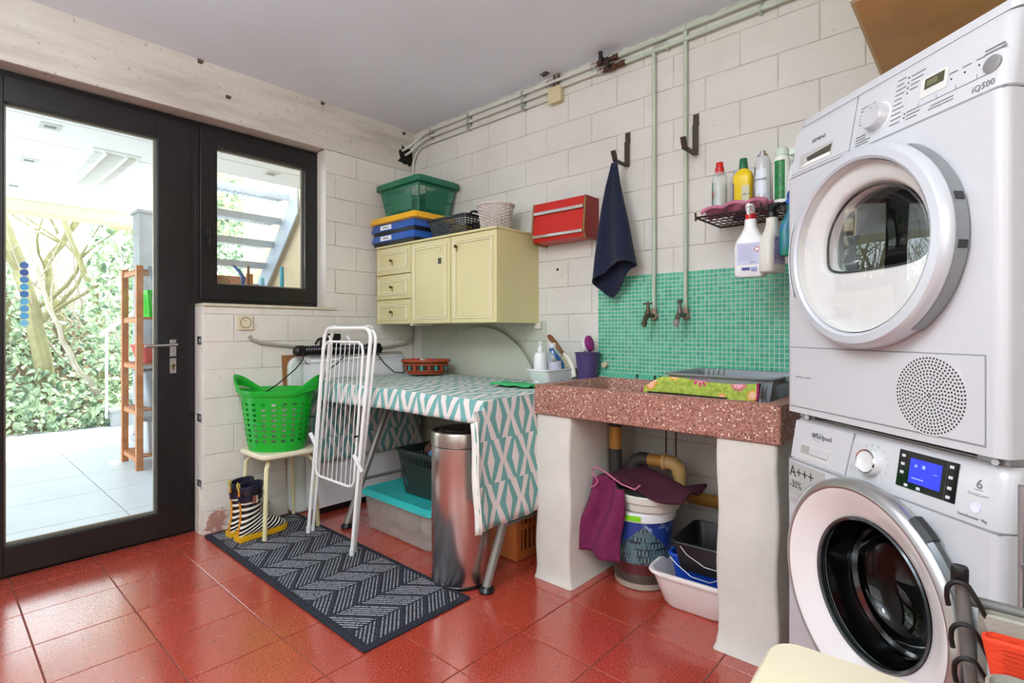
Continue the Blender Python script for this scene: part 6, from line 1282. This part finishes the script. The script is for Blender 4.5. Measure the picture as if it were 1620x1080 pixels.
ob('ring_button', MB().lathe([(.0085,0),(.0085,.001),(.0072,.001)], (0,0,0), 20, T=Matrix.Translation(PP(.248,.764)) @ FR3), M('mark_pale'), t, local=True)
dp = pquad('display_panel', .374, .512, .757, .836, M('display_black', '#0a0b0e', .12, coat=.6), t, .0015, .0015, 'glossy black display panel')
pquad('screen', .404, .478, .771, .823, M('screen_blue', '#2a35d8', .3, emit=.9), dp, .0020, .0004, 'lit blue screen')
for x, z, w, h in ((.412,.781,.028,.002),(.416,.806,.006,.005),(.434,.806,.007,.007),(.46,.80,.01,.001)): pquad('screen_icon', x, x+w, z, z+h, M('icon_blue', '#8f9cf2', .4, emit=.8), dp, .0025, .0003)
for x, z in ((.386,.824),(.386,.806),(.386,.788),(.498,.826),(.498,.805),(.498,.784),(.400,.763),(.43,.763),(.497,.766)): pquad('touch_icon', x-.0045, x+.0045, z-.003, z+.003, M('icon_white', '#c9cdd4', .4), dp, .0021, .0003)
pquad('key_divider', .4885, .4895, .757, .836, M('divider_grey', '#4a4d52', .3), dp, .0020, .0003)
text('panel_print', '6', .026, PP(.548, .800, .001), rt, up, GREYT, wp, True, .0003); pquad('panel_line', .546, .562, .797, .798, GREYT, wp, .001, .0004)
text('panel_print', 'FreshCare+', .0085, PP(.534, .786, .001), rt, up, M('mark_pale'), wp, True, .0003); text('panel_print', 'SenseInverter  9kg', .0075, PP(.520, .742, .001), rt, up, GREYT, wp, True, .0003)
ob('start_button', MB().lathe([(.0105,0),(.010,.002),(.0085,.0018),(0,.0018)], (0,0,0), 24, T=Matrix.Translation(PP(.553,.764)) @ FR3), M('button_pale', '#dcdaf2', .3), t, local=True)
sk = ob('energy_sticker', MB().prism([(.014,-.0012,.606),(.050,-.0012,.612),(.090,-.0012,.680),(.166,-.0012,.716),(.014,-.0012,.724)][:1]+[(.040,-.0012,.606),(.075,-.0012,.652),(.120,-.0012,.688),(.160,-.0012,.703),(.160,-.0012,.724),(.014,-.0012,.724)], (0,.0012,0)), M('sticker_grey', '#b3b2ae', .4), t, local=True, smooth=0, label='grey energy class sticker')
text('sticker_text', 'A+++', .044, (.018, -.0014, .684), rt, (0,0,1), DKTXT, sk, True, .0002, sxc=.95); text('sticker_text', '-30%', .030, (.018, -.0014, .652), rt, (0,0,1), DKTXT, sk, True, .0002, sxc=.85)
ob('sticker_line', MB().box(.018, .052, -.0016, -.0012, .624, .632), M('mark_pale'), sk, local=True, smooth=0)
# round door
ob('door_ring', yl([(.238,.004),(.252,-.004),(.258,-.018),(.256,-.032),(.248,-.042),(.238,-.046),(.232,-.044)], wx, wz, 96), SILV, t, local=True, label='silver outer door ring', smooth=40)
ob('door_funnel', yl([(.233,-.0445),(.222,-.040),(.200,-.028),(.180,-.016),(.168,-.010),(.163,-.006),(.163,.01)], wx, wz, 96), M('funnel_white', '#ece6e4', .22, coat=.4), t, local=True, label='white funnel-shaped door face', smooth=60)
ob('glass_rim', yl([(.166,-.012),(.163,-.016),(.158,-.012),(.157,-.002)], wx, wz, 72), M('rim_dark', '#5d6365', .15, .7), t, local=True)
ob('glass_bowl', yl([(.158,-.010),(.154,.01),(.146,.05),(.134,.09),(.112,.115),(.07,.128),(0,.132)], wx, wz, 72), BOWLG, t, local=True, smooth=80)
ob('bowl_line', yl([(.141,.0665),(.139,.073),(.137,.079)], wx, wz, 72), CHROME, t, local=True)
ob('door_seal', yl([(.157,.0),(.172,.02),(.178,.06),(.168,.085),(.19,.10)], wx, wz, 72), M('seal_dark', '#1b1a1c', .35), t, local=True, smooth=60)
ob('drum', yl([(.175,.10),(.24,.11),(.24,.40),(.2,.43),(0,.44)], wx, wz+.02, 64), M('drum_dark', '#2a2626', .5, .6), t, local=True)
ob('laundry', MB().grid(lambda u, v: (wx+.05+.13*math.cos(u*2*PI)*math.sin(v*PI)+.01*math.sin(u*13), .28+.08*math.sin(u*2*PI)*math.sin(v*PI), wz-.08-.12*math.cos(v*PI)*.9+.01*math.sin(u*9+v*8)), 30, 16), M('laundry_red', '#5a1a1c', .9), t, local=True, smooth=80, label='dark red laundry inside the drum')
ob('grip_slot', yl([(.2575,-.010),(.264,-.014),(.266,-.028),(.258,-.036)], wx, wz, 40, a0=-.42, a1=.98), M('grip_grey', '#55585a', .3, .5), t, local=True, label='dark grey door grip')
ob('grip_cap', yl([(.2585,-.008),(.268,-.012),(.270,-.030),(.2585,-.038)], wx, wz, 12, a0=.80, a1=1.0), BLACK, t, local=True, label='black end of the grip')
ob('side_seam', MB().box(Ww-.002, Ww+.0008, .05, .0512, .02, .84), SEAM, t, local=True, smooth=0)

# ---------------------------------------------------------------- brown cupboard above the machines
t = thing('wall_cupboard', 'brown wooden cupboard with cream edge high above the dryer', 'cupboard', (3.3, -.35, 2.0))
BR = M('brown_board', '#d9a15a', .5, var=.22, vs=4, bump=.1, bs=30)
ob('bottom_board', MB().box(2.868, 3.85, -.70, -.001, 2.0, 2.016), BR, t, smooth=0)
ob('side_board', MB().box(2.860, 2.868, -.70, -.001, 2.0, 2.54), M('pale_board', '#d8bd8c', .5), t, smooth=0); ob('side_board', MB().box(3.85, 3.866, -.70, -.001, 2.0, 2.54), M('pale_board'), t, smooth=0)
ob('door_board', MB().box(2.860, 3.36, -.72, -.702, 1.998, 2.54), M('cream_front', '#e6dcc0', .45), t, bevel=.002); ob('door_board', MB().box(3.364, 3.866, -.72, -.702, 1.998, 2.54), M('cream_front'), t, bevel=.002)
for x, y in ((3.02,-.60),(3.10,-.52),(3.23,-.58),(3.5,-.5)): ob('screw_hole', MB().cyl((x, y, 1.9985), (x, y, 2.001), .004, n=8), M('slot_dark'), t)

# ---------------------------------------------------------------- laundry sorter at the right edge
t = thing('laundry_sorter', 'grey tubular laundry sorter frame at the right edge', 'laundry cart', (3.3, -1.45, 0))
GT = M('sorter_tube', '#6b6864', .45, .1)
ob('front_post', MB().tube([(3.111,-1.392,.735), (3.150,-1.392,.30), (3.176,-1.392,.03)], .0088, 14), GT, t); ob('post_cap', MB().lathe([(.0095,0),(.0105,.002),(.0108,.020),(.0095,.024),(0,.022)], (3.110,-1.392,.730), 18), BLACK, t, label='black end cap')
ob('top_rail', MB().cyl((3.118,-1.372,.700), (3.62,-1.372,.700), .008, n=12), GT, t)
ob('front_post', MB().tube([(3.62,-1.392,.735), (3.59,-1.392,.30), (3.57,-1.392,.03)], .0115, 14), GT, t)
ob('base_rail', MB().cyl((3.176,-1.392,.03), (3.57,-1.392,.03), .0115, n=12).cyl((3.176,-1.75,.03), (3.57,-1.75,.03), .0115, n=12).cyl((3.3,-1.392,.03), (3.3,-1.75,.03), .0115, n=12), GT, t)
GFAB = M('grey_fabric', '#9c988c', .85, bump=.3, bs=300); OFAB = M('orange_fabric', '#e0401c', .75, bump=.4, bs=200)
def bag(y0, y1, zt, m, lb, band=None):
    b_ = thing('laundry_bag', lb, 'laundry bag', (3.37, (y0+y1)/2, .05)); x0, x1 = 3.132, 3.60
    def rg(z, e, s_=0): return [Vector((p.x+(.70-z)*.10*(1 if p.x < 3.3 else 0), p.y, z+s_*(p.x-x0)+.006*math.sin(p.x*30))) for p in rr(x1-x0-2*e, abs(y1-y0)-2*min(e, abs(y1-y0)*.15), min(.02, abs(y1-y0)*.3), 4, (x0+x1)/2, (y0+y1)/2, z)]
    ob('bag_body', MB().loft([rg(.06, .03), rg(.2, .012), rg(zt-.05, .004), rg(zt, 0), rg(zt+.002, .004), rg(zt-.02, .006), rg(.10, .03)], True, True, True), m, b_, smooth=50); return b_
b1 = bag(-1.383, -1.406, .697, GFAB, 'rear grey fabric laundry bag on the sorter, top edge highest'); b2 = bag(-1.41, -1.440, .678, OFAB, 'bright orange fabric laundry bag hanging in the middle of the sorter'); b3 = bag(-1.447, -1.52, .640, GFAB, 'front grey fabric laundry bag on the sorter, nearest the camera')
for i in range(7): ob('stitch_line', MB().box(3.155, 3.595, -1.4412, -1.4405, .671-.006*i, .6718-.006*i), M('orange_dark', '#a82c12', .8), b2, smooth=0)
ob('strap', MB().box(3.150, 3.162, -1.532, -1.521, .50, .63), M('strap_grey', '#7f7b71', .8), b3, smooth=0); ob('strap', MB().box(3.130, 3.140, -1.404, -1.385, .60, .695), M('strap_grey'), b1, smooth=0)
for i, (b_, z, y) in enumerate(((b1, .712, -1.394), (b2, .655, -1.40), (b3, .612, -1.41))):
    px = 3.111+(.735-z)*.09
    ob('hook', MB().tube([(px-.015, y-.012, z-.014),(px-.017, y-.012, z-.002)]+[(px-.002-.015*math.cos(a_), y-.013, z+.006+.018*math.sin(a_)) for a_ in [.2*q for q in range(1, 12)]]+[(px+.016, y-.012, z+.004),(px+.022, y-.010, z-.010),(px+.026, y-.008, z-.020)], .0034, 10), BLACK, b_, label='black plastic hook')
ob('steel_pole', MB().cyl((3.185,-1.155,.001), (3.185,-1.155,.835), .006, n=12).cyl((3.185,-1.162,.70), (3.185,-1.168,.70), .004, n=8), STEEL, None, 'thin silver pole standing at the right side of the washing machine', 'pole')
